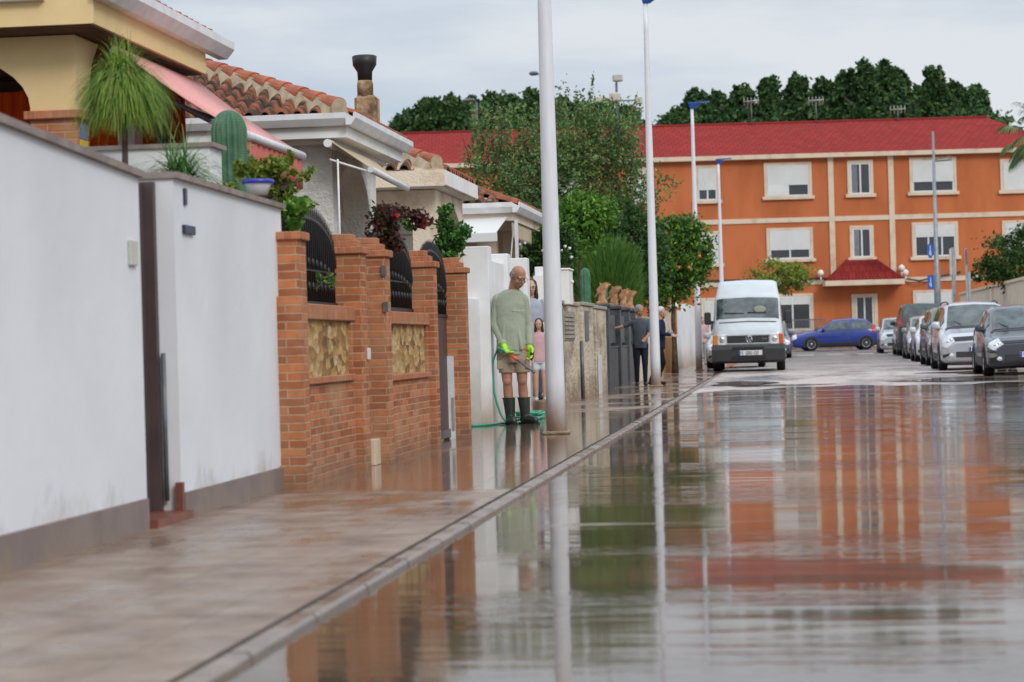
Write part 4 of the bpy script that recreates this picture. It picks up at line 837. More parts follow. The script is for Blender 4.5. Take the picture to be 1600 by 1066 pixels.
# right side cream wall
XR = 8.0; ya = D(F/34.4, XR); yb = 36
T = thing('cream_boundary_wall', 'cream rendered wall with coping behind the parked cars on the right', 'wall', (XR, yb, .1)); m = MB(); m.box((XR, yb, 0), (XR+.25, ya, 2.65)); m.build('wall', CREAMW, T); m = MB(); m.box((XR-.06, yb, 2.65), (XR+.3, ya+.05, 2.75)); m.build('coping', TRIM, T)
for k in range(5): m = MB(); y = yb+4+k*13; m.box((XR-.1, y, 0), (XR-.001, y+.4, 2.649)); m.build('pilaster', CREAMH, T)
# ================================================================== TREES
def gpt(x, y, dep): r = ray(x, y); return CAM+r*(dep/r.dot(fwd))
def tree(name, label, x, y, rx, ry, dep, n, leaf, mat, size, cat='tree', group=None, depthr=None, clump=.28, trunk_r=.12, aspect=.5, shell=.4, vert=0, extra=(), nclump=None):
    c = gpt(x, y, dep); s = dep/F; RX, RZ = rx*s, ry*s; RY = depthr or RX; base = gz(min(c.y, 125))+(.07 if c.y < 100 else .3 if c.y > 127 else 0)
    T = thing(name, label, cat, (c.x, c.y, base), group); trunk(T, BARK, (c.x, c.y, base), (c.x, c.y, c.z+RZ*.5), trunk_r, 6, RX*.7, lh=max(.2, min(.8, 1-RZ*1.3/(c.z-base+RZ))))
    bl = [(tuple(c), (RX, RY, RZ), n)]
    for (ex, ey, erx, ery, en) in extra: e = gpt(ex, ey, dep+random.uniform(-.3,.3)*RY); bl.append((tuple(e), (erx*s, erx*s, ery*s), en))
    leafcloud('crown', mat, bl, size, T, aspect, clump, nclump, shell, vert); return T
# dark trees behind the building
def pine(x, ytop, w, i, right):
    dep = 168+random.uniform(-6, 6); s = dep/F; yb = 215; cy = (ytop+yb)/2; ry = (yb-ytop)/2
    lab = random.choice(['x'])
    c = gpt(x, cy, dep); T = thing('dark_tree', '', 'tree', (c.x, c.y, .3), 'dark evergreen trees behind the orange building')
    trunk(T, BARK, (c.x, c.y, .3), (c.x, c.y, c.z), .3, 5, 2.5, lh=.6)
    bl = []
    H = (yb-ytop)*s
    for k in range(17):
        q = random.random()**.8 if k < 14 else .9; rr = w*s*(.56-.30*q)*random.uniform(.8,1.15); z = c.z-H*.42+H*.86*q; az = random.uniform(0, 2*PI); o = w*s*.6*(1-q**1.8)*random.uniform(.3,1)
        bl.append(((c.x+o*math.cos(az), c.y+o*math.sin(az), z), (rr, rr, rr*1.05), int(430*(rr/(w*s*.4))**2)+60))
    for k in range(26):
        q = random.uniform(.15,1); az = random.uniform(0,2*PI); o = w*s*(.95-.75*q)*random.uniform(.75,1.2); rr = w*s*random.uniform(.10,.22); bl.append(((c.x+o*math.cos(az), c.y+o*math.sin(az)*.8, c.z-H*.42+H*(.88*q+.05)), (rr, rr, rr*1.4), 70))
    bl.append(((c.x, c.y, c.z-H*.25), (w*s*1.15, w*s*.8, H*.36), 2000)); leafcloud('crown', L_PINE, bl, .18, T, .6, .4, None, .4); return T
PN = [(642,180,34,0),(672,160,40,0),(706,156,36,0),(740,160,36,0),(772,152,40,0),(803,154,34,0),(835,147,40,0),(872,158,40,0),(908,166,38,0),(944,162,40,0),(980,172,32,0),
      (1060,178,36,1),(1090,148,38,1),(1122,148,36,1),(1160,136,40,1),(1200,128,42,1),(1246,122,44,1),(1288,130,38,1),(1320,116,38,1),(1356,104,42,1),(1384,100,34,1),(1406,110,34,1),(1440,136,34,1),(1462,114,40,1),(1492,130,34,1),(1524,136,40,1)]
for i, (x, yt, w, rt) in enumerate(PN):
    T = pine(x, yt, w, i, rt)
    G = [q for q in PN if q[3] == rt]; k = G.index(PN[i]); side = 'right' if rt else 'left'
    o = ['first','second','third','fourth','fifth','sixth','seventh','eighth','ninth','tenth','eleventh','twelfth','thirteenth','fourteenth','fifteenth'][k]
    T['label'] = f'{o} dark evergreen from the left in the {side} hand clump above the red roof' if (x, yt) != (1384, 100) else 'tallest pointed dark evergreen above the right half of the red roof'
# mid distance greenery in the gardens
tree('garden_tree', 'large airy olive green tree with reddish shoots in front of the red roof', 868, 290, 112, 85, 60, 13000, None, L_OLIVE, .045, extra=((780,262,60,62,4200),(940,250,62,75,5600),(975,320,50,70,4200),(860,240,60,50,3200)), trunk_r=.14, clump=.2, shell=.25, nclump=150)
c0 = gpt(870, 250, 60)
T = [o for o in SC.objects if o.name.startswith('garden_tree')][0]
for k in range(24):
    m = MB(); x = random.uniform(735, 1000); y = random.uniform(185, 250); p = gpt(x, y+45, 60+random.uniform(-1.2,1.2)); e = p+Vector((random.uniform(-.3,.3), random.uniform(-.2,.2), random.uniform(.6,1.3))); m.tube([p, (p+e)/2+Vector((.04,0,0)), e], [.014,.01,.004], 4); m.build('branch', BARK, T)
bl = []
for k in range(130):
    x = random.uniform(735, 1005); y = random.uniform(160, 235); p = gpt(x, max(y, 165+abs(x-880)*.18), 60+random.uniform(-1,1)); bl.append((tuple(p), (.1,.1,.5), 45))
bl.append((tuple(gpt(1030,290,60)), (.45,.45,.5), 260)); bl.append((tuple(gpt(926,140,60)), (.06,.06,.35), 40))
leafcloud('outer_shoots', L_OLIVE, bl, .05, T, .5, .5, 6, .2)
tree('bright_shrub', 'bright green leafy shrub just right of the nearest lamp post', 905, 345, 42, 42, 50, 5200, None, L_BRIGHT, .05, 'shrub', trunk_r=.05, extra=((870,380,40,40,3000),(935,330,30,30,1500)))
tree('garden_shrub', 'deep green shrub with white flowers behind the white pillars', 868, 385, 32, 34, 40, 3200, None, L_DARK, .035, 'shrub', trunk_r=.04, extra=((842,398,25,22,1200),))
# low hedge mass under the big tree
tree('lower_hedge', 'dark hedge filling the space under the large airy tree', 900, 400, 75, 70, 58, 9000, None, L_DARK, .07, 'hedge', trunk_r=.06, extra=((985,390,60,70,4000),(830,370,60,50,3000)), clump=.3, shell=.2)
c = gpt(952, 423, 54.4); T = thing('feathery_bush', 'feathery upright bright green bush behind the clay figures', 'bush', (c.x, c.y, .1))
m = MB()
for k in range(10000):
    az = random.uniform(0,2*PI); q = random.random()**.5; s_ = .72; x = c.x+math.cos(az)*q*s_; y = c.y+math.sin(az)*q*s_; top = c.z+.80*math.sqrt(max(0,1-q*q*.8))+random.uniform(-.12,.06); z = random.uniform(c.z-1.1, top-.1); L = random.uniform(.12,.3); w = .0045; dx = (x-c.x)*.22; dy_ = (y-c.y)*.22
    m.add([(x-w,y,z),(x+w,y+w,z),(x+dx,y+dy_,z+L)], [(0,1,2)])
m.build('foliage', leafmat('leaves_feathery', [(.015,.05,.012),(.04,.12,.02),(.09,.20,.03),(.17,.30,.06)]), T, recalc=False); trunk(T, BARK, (c.x,c.y,.1), (c.x,c.y,c.z), .06, 4, .4)
T = tree('orange_tree', 'orange tree with ripe fruit hanging over the far left pavement', 1050, 405, 52, 62, 64, 8500, None, L_BRIGHT if 0 else leafmat('leaves_citrus', [(.02,.07,.014),(.05,.14,.02),(.12,.24,.035),(.22,.33,.06)]), .06, extra=((1085,400,34,52,2600),(1022,440,34,50,2600),(1060,355,36,26,1200)), trunk_r=.08, clump=.26)
for k in range(7):
    a = random.uniform(0,2*PI); p = gpt(1050+math.cos(a)*44, 410+math.sin(a)*48*random.random(), 64-.95); m = MB(); m.ell(p, (.045,.045,.045), 8, 6); m.build('orange', FRUIT, T)
tree('young_tree', 'small round tree in front of the orange building behind the white van', 1213, 434, 48, 24, 118, 2600, None, L_YG, .09, extra=((1180,440,26,14,600),(1245,440,22,16,500)), trunk_r=.09)
tree('roadside_tree', 'leafy tree overhanging the cream wall at the right edge', 1580, 412, 46, 44, F/43, 3800, None, leafmat('leaves_roadside', [(.02,.06,.015),(.05,.1,.02),(.09,.14,.03)]), .075, extra=((1545,425,30,22,900),(1610,380,36,30,1200)), trunk_r=.12)
# palm at the right edge
def palm(x, y, dep):
    c = gpt(x, y, dep); T = thing('palm_tree', 'fan palm with drooping fronds at the right edge above the cars', 'palm tree', (c.x, c.y, .1)); m = MB()
    m.tube([(c.x, c.y, .1), (c.x-.05, c.y, c.z*.5), (c.x, c.y, c.z-.3)], [.28,.2,.18], 10); m.build('trunk', BARK, T)
    for k in range(26):
        az = k*2.4; el = random.uniform(-.7, 1.1); L = random.uniform(1.2,1.7); d = Vector((math.cos(az)*math.cos(el), math.sin(az)*math.cos(el), math.sin(el))); p = Vector(c); tip = p+d*L*.75+Vector((0,0,-.15)); m = MB(); m.tube([p, p+d*L*.4, tip], [.03,.025,.012], 5)
        side = d.cross(Vector((0,0,1))).normalized(); up = side.cross(d)
        for j in range(17):
            a = (j-8)/8*1.45; dd = (d*math.cos(a)+side*math.sin(a)).normalized(); ll = .95*(1-.25*abs(j-8)/8); pts = [tip]; q = tip.copy(); e = dd.copy()
            for s_ in range(4): q = q+e*ll/4; e = (e+Vector((0,0,-.42))).normalized(); pts.append(q.copy())
            w = [.02,.035,.03,.02,.004]; sd = e.cross(Vector((.3,.2,1))).normalized(); vs = []
            for pp, ww in zip(pts, w): vs += [pp-sd*ww, pp+sd*ww]
            m.add(vs, [(2*i, 2*i+1, 2*i+3, 2*i+2) for i in range(4)])
        m.build('frond', L_PALM, T, recalc=False)
palm(1627, 205, F/38)
# ================================================================== GARDEN PLANTS ON THE LEFT
c = gpt(192, 130, 14.6); T = thing('mop_headed_plant', 'shaggy mop headed green plant on a thin stem above the white wall', 'plant', (c.x, c.y, .1))
m = MB(); m.tube([(c.x-.02, c.y, .1), (c.x, c.y, c.z-.5), (c.x+.01, c.y, c.z)], [.03,.02,.016], 8); m.build('stem', BARK, T)
strands('foliage', L_MOP, (c.x, c.y, c.z-.05), 3000, .34, .007, T, up=.84, droop=1.5, spread=1.5, seg=6, jitter=.06)
strands('foliage', L_MOP, (c.x, c.y, c.z-.12), 1500, .36, .007, T, up=.4, droop=1.8, spread=1.3, seg=6, jitter=.09)
c = gpt(282, 262, 14.9); T = thing('spiky_plant', 'arching spiky grass plant behind the end of the white wall', 'plant', (c.x, c.y, .1)); strands('leaf', L_GRASS, (c.x, c.y, c.z-.12), 430, .42, .013, T, up=.8, droop=1.3, seg=6, jitter=.06)
m = MB(); m.lathe((c.x, c.y, .1), [(.14,0),(.2,.3),(.2,c.z-.25)], 14); m.build('pot', TERRA, T)
c = gpt(357, 172, 16.1); b = gpt(357, 236, 16.1); T = thing('barrel_cactus', 'tall ribbed barrel cactus standing behind the planter wall', 'cactus', (c.x, c.y, .1)); R = .125; Hc = c.z
R_ = []
for j in range(26):
    z = b.z-.9+(Hc-b.z+.9)*(1-(1-j/25)**2.2); q = max(0, (z-(Hc-.17))/.17); rr = R*math.sqrt(max(0.0004, 1-q*q))*(.93+.07*math.sin(z*5))
    R_.append([(c.x+rr*(1+.09*math.cos(18*a))*math.cos(a), c.y+rr*(1+.09*math.cos(18*a))*math.sin(a), z) for a in [2*PI*k/144 for k in range(144)]])
m = MB(); m.loft(R_, True, True); m.build('body', CACT, T)
m = MB()
for k in range(18):
    a = 2*PI*k/18
    for j in range(24):
        z = b.z-.2+(Hc-b.z+.15)*j/24; q = max(0, (z-(Hc-.17))/.17); rr = R*1.09*math.sqrt(max(0.0004, 1-q*q)); p = Vector((c.x+rr*math.cos(a), c.y+rr*math.sin(a), z))
        for d_ in (-.5, .5): e = p+Vector((math.cos(a+d_), math.sin(a+d_), .3))*.016; m.add([p+Vector((0,0,-.0015)), p+Vector((0,0,.0015)), e], [(0,1,2)])
m.build('spines', mk('spine', (.5,.5,.4), None, 4, .7), T, recalc=False)
m = MB(); m.lathe((c.x, c.y, .1), [(.15,0),(.2,.3),(.2,b.z-1.0)], 14); m.build('pot', TERRA, T)
yb_ = D(17.4, -3.8); c = PY(412, 268, yb_)
T = thing('jade_bush', 'yellow green leafy shrub above the blue rimmed pot on the white wall', 'shrub', (c.x, c.y, .1)); m = MB()
for k in range(9): e = PY(random.uniform(355,478), random.uniform(248,285), yb_+random.uniform(-.2,.2)); m.tube([(c.x, yb_, c.z-.25), ((c.x+e.x)/2, yb_, c.z-.1), e], [.012,.009,.004], 5)
m.tube([(c.x, c.y, .1), (c.x, c.y, c.z-.2)], .03, 6); m.build('stem', BARK, T)
leafcloud('foliage', L_YG, [(tuple(PY(372,258,yb_)), (.11,.12,.12), 1100), (tuple(PY(425,262,yb_)), (.13,.15,.07), 800), (tuple(PY(405,275,yb_)), (.2,.15,.06), 700), (tuple(PY(468,270,yb_)), (.09,.1,.06), 350), (tuple(PY(440,300,yb_)), (.1,.1,.09), 420), (tuple(PY(460,322,yb_)), (.05,.1,.06), 200), (tuple(PY(452,245,yb_)), (.04,.06,.06), 80), (tuple(PY(352,290,yb_-1.75)), (.07,.06,.05), 340), (tuple(PY(385,268,yb_-1.75)), (.08,.06,.08), 460)], .02, T, .5, .3)
yp_ = D(F/238, -3.45); a = PY(403, 284, yp_); T = thing('flower_pot', 'white flower pot with blue rim on top of the white wall', 'flower pot', (XW-.12, yp_, a.z-.12))
m = MB(); m.lathe((a.x, yp_, a.z-.085), [(.06,0),(.08,.05),(.098,.085),(.098,.095),(.085,.095),(.085,.06),(.001,.06)], 24); m.build('pot_body', POTB, T); m = MB(); m.lathe((a.x, yp_, a.z-.085), [(.099,.07),(.106,.075),(.106,.093),(.099,.098)], 24); m.build('rim', POTBL, T)
# climbers on the brick fence
def climber(name, label, blobs, Y, mat, size, flowers=None, base=.1, bx=-3.65, yr=.14):
    bl = [(tuple(PY(x, y, Y+random.uniform(-.1,.15))), (rx*.006, yr, ry*.006), n) for x, y, rx, ry, n in blobs]; c = bl[0][0]; T = thing(name, label, 'plant', (bx, c[1], base)); m = MB(); m.tube([(bx, c[1], base), (bx, c[1], c[2]*.8), c], [.02,.016,.01], 6)
    for b in bl[1:]: m.tube([c, ((c[0]+b[0][0])/2, b[0][1], (c[2]+b[0][2])/2+.03), b[0]], [.01,.008,.004], 5)
    m.build('stem', BARK, T); leafcloud('foliage', mat, bl, size, T, .6, .5)
    for (x, y, mt) in flowers or ():
        p = PY(x, y, Y-.12); m = MB()
        for k in range(6): m.ell(p+Vector((math.cos(k)*.014, math.sin(k*2)*.008, math.sin(k)*.012)), (.014,.012,.012), 6, 4)
        m.build('flower', mt, T)
    return T
climber('red_rose_bush', 'dark red leaved rose bush above the second iron arch', [(598,348,16,20,520),(612,332,18,10,300),(640,338,20,7,260),(590,368,14,14,300),(615,385,16,14,300),(655,348,14,8,200),(606,360,12,10,200)], Y2+.9, L_RED, .022, [(661,352,REDP),(664,347,REDP),(620,337,REDP)])
climber('green_vine', 'glossy green vine spilling over the last brick pillar', [(700,355,14,30,650),(712,370,22,26,800),(697,385,18,16,450),(722,362,16,12,300),(705,402,20,10,350),(668,392,10,10,160),(697,328,10,12,200),(645,352,16,10,160)], D(23.9,-3.5), leafmat('leaves_vine', [(.03,.09,.02),(.06,.17,.03),(.11,.25,.05)]), .026, [(712,415,REDP)])
climber('pillar_plant', 'green trailing plant over the first brick pillar', [(462,330,12,14,260),(455,352,10,8,120),(480,322,10,7,110)], Y0+.5, L_BRIGHT, .024)
climber('white_flowering_vine', 'vine with small white flowers above the cream wall cabinet', [(880,402,14,16,400),(868,388,12,12,300),(820,392,12,8,160)], D(38,-3.5), L_DARK, .03, [(883,385,PETAL),(890,388,PETAL),(878,392,PETAL),(893,402,PETAL),(812,382,PETAL),(820,380,PETAL),(848,392,PETAL)])
climber('tangled_creeper', 'low tangled creeper behind the first iron arch', [(505,440,12,10,120)], D(17.3,-3.4), L_OLIVE, .022, yr=.03)
for nm, lb, x, y, h, dep, r in (('column_cactus', 'upright column cactus left of the clay figures', 934, 418, 1.9, 46, .09), ('column_cactus', 'shorter column cactus between the clay figures', 961, 443, 1.5, 50, .08)):
    c = gpt(x, y, dep); T = thing(nm, lb, 'cactus', (c.x-.25, c.y, .1), 'column cacti by the clay figures'); R_ = []
    for j in range(14):
        z = .1+(c.z-.1)*(1-(1-j/13)**2); q = max(0, (z-(c.z-.12))/.12); rr = r*math.sqrt(max(.001, 1-q*q)); R_.append([(c.x-.25+rr*(1+.12*math.cos(8*a))*math.cos(a), c.y+rr*(1+.12*math.cos(8*a))*math.sin(a), z) for a in [2*PI*k/48 for k in range(48)]])
    m = MB(); m.loft(R_, True, True); m.build('body', CACT, T)
# ================================================================== VEHICLES
def stf(st, t):
    i = min(int(t), len(st)-2); q = t-i; return [a+(b-a)*q for a, b in zip(st[i], st[i+1])]
def ringpt(s_, s):
    y, zb, zs, zt, wb, ws, wt = s_
    P = [(0,zb),(wb*.9,zb),(wb,zb+.08),(max(wb,ws)*1.01,(zb+zs)/2),(ws,zs),(wt+(ws-wt)*.1*(zt-zs > .25),zt-.05),(wt*.86,zt),(0,zt+.025)]
    i = min(int(s), 6); q = s-i; a, b = P[i], P[i+1]; return Vector((a[0]+(b[0]-a[0])*q, y, a[1]+(b[1]-a[1])*q))
def S(st, t, s, sg=1): p = ringpt(stf(st, t), s); return Vector((p.x*sg, p.y, p.z))
def patch(m, st, t0, t1, s0, s1, off=.008, nt=6, ns=4, sg=1, th=None):
    """panel that follows the body, lifted off along the normal"""
    vs = []
    for i in range(nt+1):
        for j in range(ns+1):
            t = t0+(t1-t0)*i/nt; s = s0+(s1-s0)*j/ns; p = S(st, t, s, sg); a = S(st, min(t+.04, len(st)-1.001), s, sg)-S(st, max(t-.04, 0), s, sg); b = S(st, t, min(s+.05, 6.99), sg)-S(st, t, max(s-.05, 0), sg); n = a.cross(b)
            if n.length > 1e-9: n.normalize()
            n = n*(-sg) if False else n
            c = Vector((0, st[-1][0]*.5, .6)); 
            if n.dot(p-c) < 0: n = -n
            vs.append(p+n*off)
    fs = [(i*(ns+1)+j, i*(ns+1)+j+1, (i+1)*(ns+1)+j+1, (i+1)*(ns+1)+j) for i in range(nt) for j in range(ns)]; m.add(vs, fs, True)
def wheel(T, x, y, r, w=.2, sg=1):
    m = MB(); prof = [(r*.62,0),(r*.9,0),(r*.98,.02),(r,.05),(r,w-.05),(r*.98,w-.02),(r*.9,w),(r*.62,w)]; n = 28
    m.loft([[(x-sg*(w/2)+sg*d*1.0*0+sg*(d-w/2)+sg*w/2*1.0-0, y+q*math.cos(2*PI*k/n), r+q*math.sin(2*PI*k/n)) for k in range(n)] for q, d in prof], False, True)
    m.loft([[(x-sg*.02, y+q*math.cos(2*PI*k/n), r+q*math.sin(2*PI*k/n)) for k in range(n)] for q in (r*.63, .001)], False)
    W = m.build('wheel', RUBBER, T)
    m = MB(); xo = x+sg*(w/2-.02)
    m.loft([[(xo+sg*d, y+q*math.cos(2*PI*k/n), r+q*math.sin(2*PI*k/n)) for k in range(n)] for q, d in ((r*.64,0),(r*.64,.012),(r*.56,.012),(r*.56,-.03))], False, True)
    for k in range(5):
        a = 2*PI*k/5+.3; c, s_ = math.cos(a), math.sin(a); hw = r*.09
        m.prism([(xo+sg*.002, y+c*q*r-s_*o, r+s_*q*r+c*o) for q, o in ((.05,-hw*1.2),(.6,-hw),(.6,hw),(.05,hw*1.2))], (-sg*.02,0,0))
    m.ell((xo, y, r), (.02,.05,.05), 10, 6); m.build('rim', RIM, W)
def body(T, st, mat, nsub=3):
    m = MB(); R_ = []; N = (len(st)-1)*nsub
    for i in range(N+1):
        t = i/nsub; t = min(t, len(st)-1.0001); half = [S(st, t, s) for s in (0,1,2,2.5,3,3.5,4,4.5,5,5.5,6,6.5,7)]; R_.append(half+[Vector((-p.x, p.y, p.z)) for p in reversed(half[1:-1])])
    m.loft(R_, True, True); return m.build('body', mat, T)
def hatch_stations(W, H, L, hood, yc, yr, beltz, rear='hatch', van=False):
    h = W/2; st = [[0,.30,.55,.64,.76*h,.77*h,.70*h],[.07,.22,.60,hood-.15,.90*h,.91*h,.80*h],[.24,.18,.68,hood-.07,.98*h,.97*h,.84*h],[.6,.17,.8,hood-.02,h,.99*h,.86*h],[yc,.17,beltz-.03,hood+.05,h,.98*h,.85*h],[yr,.17,beltz,H-.05,h,.97*h,.70*h],[yr+.8,.17,beltz+.02,H,h,.97*h,.71*h]]
    if rear == 'hatch': st += [[L-.75,.18,beltz+.04,H-.05,h,.96*h,.70*h],[L-.2,.22,beltz+.04,beltz+.12,.97*h,.93*h,.74*h],[L,.3,beltz-.05,beltz,.86*h,.85*h,.68*h]]
    else: st += [[L-.3,.18,beltz+.04,H-.03,h,.96*h,.74*h],[L-.06,.22,beltz+.04,beltz+.15,.97*h,.95*h,.8*h],[L,.3,beltz-.05,beltz,.9*h,.9*h,.7*h]]
    return st
def emblem_ring(m, x, y, z, r, th=.008):
    m.tube([(x+r*math.cos(2*PI*k/20), y, z+r*math.sin(2*PI*k/20)) for k in range(21)], th, 6)
def vw(m, x, y, z, r):
    emblem_ring(m, x, y, z, r, r*.11)
    for a, b in (((-.35,.85),(0,.1)),((.35,.85),(0,.1)),((-.8,.35),(-.35,-.8)),((-.35,-.8),(0,-.05)),((0,-.05),(.35,-.8)),((.35,-.8),(.8,.35))): m.tube([(x+a[0]*r, y, z+a[1]*r), (x+b[0]*r, y, z+b[1]*r)], r*.09, 5)
SEG = {'0':'abcdef','1':'bc','6':'afedcg','8':'abcdefg','7':'abc','2':'abged','3':'abgcd','4':'fgbc','5':'afgcd','9':'abfgcd','A':'abcefg','B':'abcdefg','C':'afed','D':'abcdef','G':'afedc','H':'fbgec','F':'aefg','-':'g',' ':''}
def writing(m, txt, x, y, z, h):
    w = h*.5; th = h*.13; cx = x
    for ch in txt:
        L = {'a':((0,h),(w,h)),'b':((w,h),(w,h/2)),'c':((w,h/2),(w,0)),'d':((0,0),(w,0)),'e':((0,0),(0,h/2)),'f':((0,h/2),(0,h)),'g':((0,h/2),(w,h/2))}
        for s in SEG[ch]:
            (a0, b0), (a1, b1) = L[s]; m.box((cx+min(a0,a1)-th/2, y, z+min(b0,b1)-th/2), (cx+max(a0,a1)+th/2, y+.002, z+max(b0,b1)+th/2))
        cx += w*1.45
def plate(T, x, y, z, txt, w=.5, h=.11):
    m = MB(); m.box((x-w/2, y, z-h/2), (x+w/2, y+.012, z+h/2), .002); p = m.build('number_plate', PLATE, T)
    m = MB(); m.box((x-w/2+.003, y-.002, z-h/2+.004), (x-w/2+.045, y-.0005, z+h/2-.004)); m.build('country_band', PLBLUE, p)
    m = MB(); writing(m, txt, x-w/2+.07, y-.0025, z-h*.33, h*.62); m.build('characters', INK, p)
def std_car(name, label, cat, loc, rz, col, P, plate_txt=None, emblem=None, group=None, front='grille', rough=.25, metal=0, lights=None):
    W, H, L, hood, yc, yr, bz_ = P['W'], P['H'], P['L'], P['hood'], P['yc'], P['yr'], P['belt']
    loc = (loc[0], loc[1], (loc[2] if loc[2] > .5 else 0)+rz_(loc[1])); T = thing(name, label, cat, loc, group, rz, True); st = hatch_stations(W, H, L, hood, yc, yr, bz_, P.get('rear', 'hatch')); h = W/2
    pm = paint('paint_'+P['paint'], col, rough, metal); B = body(T, st, pm)
    G = MB(); patch(G, st, 4.10, 4.93, 5.55, 6.999, .008, 8, 6, 1); patch(G, st, 4.10, 4.93, 5.55, 6.999, .008, 8, 6, -1); G.build('windscreen', CGLASS, T)
    last = len(st)-1
    for sg in (1,-1):
        G = MB(); patch(G, st, 4.45, 5.9, 4.14, 4.9, .007, 8, 3, sg); G.build('side_window', CGLASS, T)
        G = MB(); patch(G, st, 5.98, 7.35, 4.14, 4.9, .007, 8, 3, sg); G.build('side_window', CGLASS, T)
        m = MB(); patch(m, st, 4.2, 7.6, 3.98, 4.06, .012, 10, 1, sg); m.build('window_trim', BLKPL, T)
        m = MB(); patch(m, st, 3.6, 7.6, 1.6, 2.5, .008, 12, 2, sg); m.build('sill', BLKPL, T)
    G = MB(); patch(G, st, 7.15, 7.85, 5.5, 6.999, .008, 5, 5, 1); patch(G, st, 7.15, 7.85, 5.5, 6.999, .008, 5, 5, -1); G.build('rear_window', CGLASS, T)
    for sg in (1,-1):
        m = MB(); patch(m, st, .2, 1.9, 3.75, 5.95, .012, 8, 6, sg); hl = m.build('headlight', LAMPG, T)
        m = MB(); c = S(st, .82, 4.75, sg); m.ell(c+Vector((0,-.004,0)), (.045,.014,.04), 12, 8); c = S(st, .8, 5.45, sg); m.ell(c+Vector((0,-.004,0)), (.036,.018,.034), 12, 8); m.build('reflector', CHROME, hl)
        m = MB(); patch(m, st, last-1.6, last-.55, 3.6, 4.9, .012, 4, 4, sg); m.build('tail_light', REDL, T)
        m = MB(); c = S(st, 4.25, 4.4, sg); m.rings([(c.x+sg*.1, c.y+.1, c.z-.02, .07, .05), (c.x+sg*.11, c.y+.1, c.z+.02, .1, .07), (c.x+sg*.11, c.y+.1, c.z+.12, .1, .065), (c.x+sg*.1, c.y+.1, c.z+.16, .06, .04)], 14); m.box((c.x-sg*.03, c.y+.08, c.z), (c.x+sg*.06, c.y+.12, c.z+.04)); m.build('mirror', pm if P.get('mirpaint', 1) else BLKPL, T)
        for wy in (P.get('wf', .85), L-P.get('wr', .8)):
            m = MB(); x = S(st, 3.5, 3, sg).x; m.prism([(x+sg*.004, wy+.37*math.cos(PI*k/14-.0), .31+.37*math.sin(PI*k/14)) for k in range(15)]+[(x+sg*.004, wy-.37, .18), (x+sg*.004, wy+.37, .18)], (-sg*.12,0,0)); m.build('wheel_arch', BLKPL, T)
            wheel(T, x-sg*.10+sg*.015, wy, P.get('wr_', .315), .21, sg)
        m = MB(); c = S(st, .6, 2.6, sg); m.ell((c.x*.86, c.y-.03, .36), (.06,.035,.05), 12, 8); m.build('fog_light', LAMPG, T)
    # bumper grille and upper grille
    m = MB(); m.box((-.62*h, -.012, .31), (.62*h, .0, .44), .02); 
    for sg in (1,-1): patch(m, st, 0.02, 1.5, 2.05, 2.75, .012, 6, 2, sg)
    m.build('lower_grille', BLKPL, T)
    m = MB(); zt = hood-.13; p0 = S(st, 1.0, 5.4).y
    if front == 'grille':
        for sg in (1,-1): patch(m, st, .3, 1.0, 5.95, 6.999, .012, 4, 6, sg)
    m.build('grille', BLKPL, T) if m.v else None
    m = MB(); patch(m, st, 3.92, 4.08, 5.3, 6.999, .01, 2, 4, 1); patch(m, st, 3.92, 4.08, 5.3, 6.999, .01, 2, 4, -1); m.build('scuttle', BLKPL, T)
    for dx in (-.35, .25):
        a = S(st, 4.12, 6.6); b_ = S(st, 4.3, 6.3); m = MB(); m.tube([(dx, a.y-.01, a.z+.02), (dx-.5 if dx > 0 else dx-.2, b_.y+.05, b_.z+.03)], .008, 5); m.build('wiper', BLKPL, T)
    if plate_txt: plate(T, P.get('px', 0), -.03, P.get('pz', .5), plate_txt)
    if emblem:
        c = S(st, .75, 6.999); m = MB()
        if emblem == 'vw': vw(m, 0, c.y-.035, c.z-.02, .065)
        elif emblem == 'diamond': m.tube([(0,c.y-.03,c.z+.07),(.05,c.y-.03,c.z),(0,c.y-.03,c.z-.07),(-.05,c.y-.03,c.z),(0,c.y-.03,c.z+.07)], .012, 5)
        else: emblem_ring(m, 0, c.y-.03, c.z-.02, .05)
        m.build('emblem', CHROME, T)
    if P.get('rails'):
        m = MB()
        for sg in (1,-1): m.tube([S(st, t, 5.6, sg)+Vector((0,0,.05 if 5.15 < t < 7.0 else 0)) for t in (5.05,5.3,5.8,6.4,6.9,7.1)], .018, 6)
        m.build('roof_rails', BLKPL, T)
    m = MB(); m.box((-h*.85, .5, .16), (h*.85, L-.4, .28)); m.build('underbody', BLKPL, T)
    m = MB()
    for sg in (1,-1):
        for t in (4.42, 5.93): patch(m, st, t, t+.02, 1.8, 4.02, .007, 1, 6, sg)
        patch(m, st, 1.0, 3.9, 5.12, 5.17, .006, 10, 1, sg)
    m.build('panel_gap', BLKPL, T)
    for sg in (1,-1): m = MB(); patch(m, st, 5.35, 5.6, 3.5, 3.62, .02, 2, 1, sg); m.build('door_handle', BLKPL, T)
    return T, st
def spot(xl, dep, W): X = (xl-1225)/(F/dep)+W/2; return X, D(dep, X)
MPV = dict(W=1.79, H=1.63, L=4.4, hood=.93, yc=.95, yr=1.75, belt=.98, rear='mpv', paint='silver', pz=.5, rails=1)
X, Y = spot(1469, F/66.5, 1.79); std_car('silver_people_carrier', 'silver people carrier with round ring badge parked facing us, second from the right', 'car', (X, Y, 0), 0.0, (.55,.57,.60), MPV, '0186 CDG', 'vw', 'cars parked along the right kerb', metal=.35)
HB = dict(W=1.78, H=1.46, L=4.25, hood=.86, yc=1.12, yr=1.95, belt=.93, paint='anthracite', pz=.44, mirpaint=1)
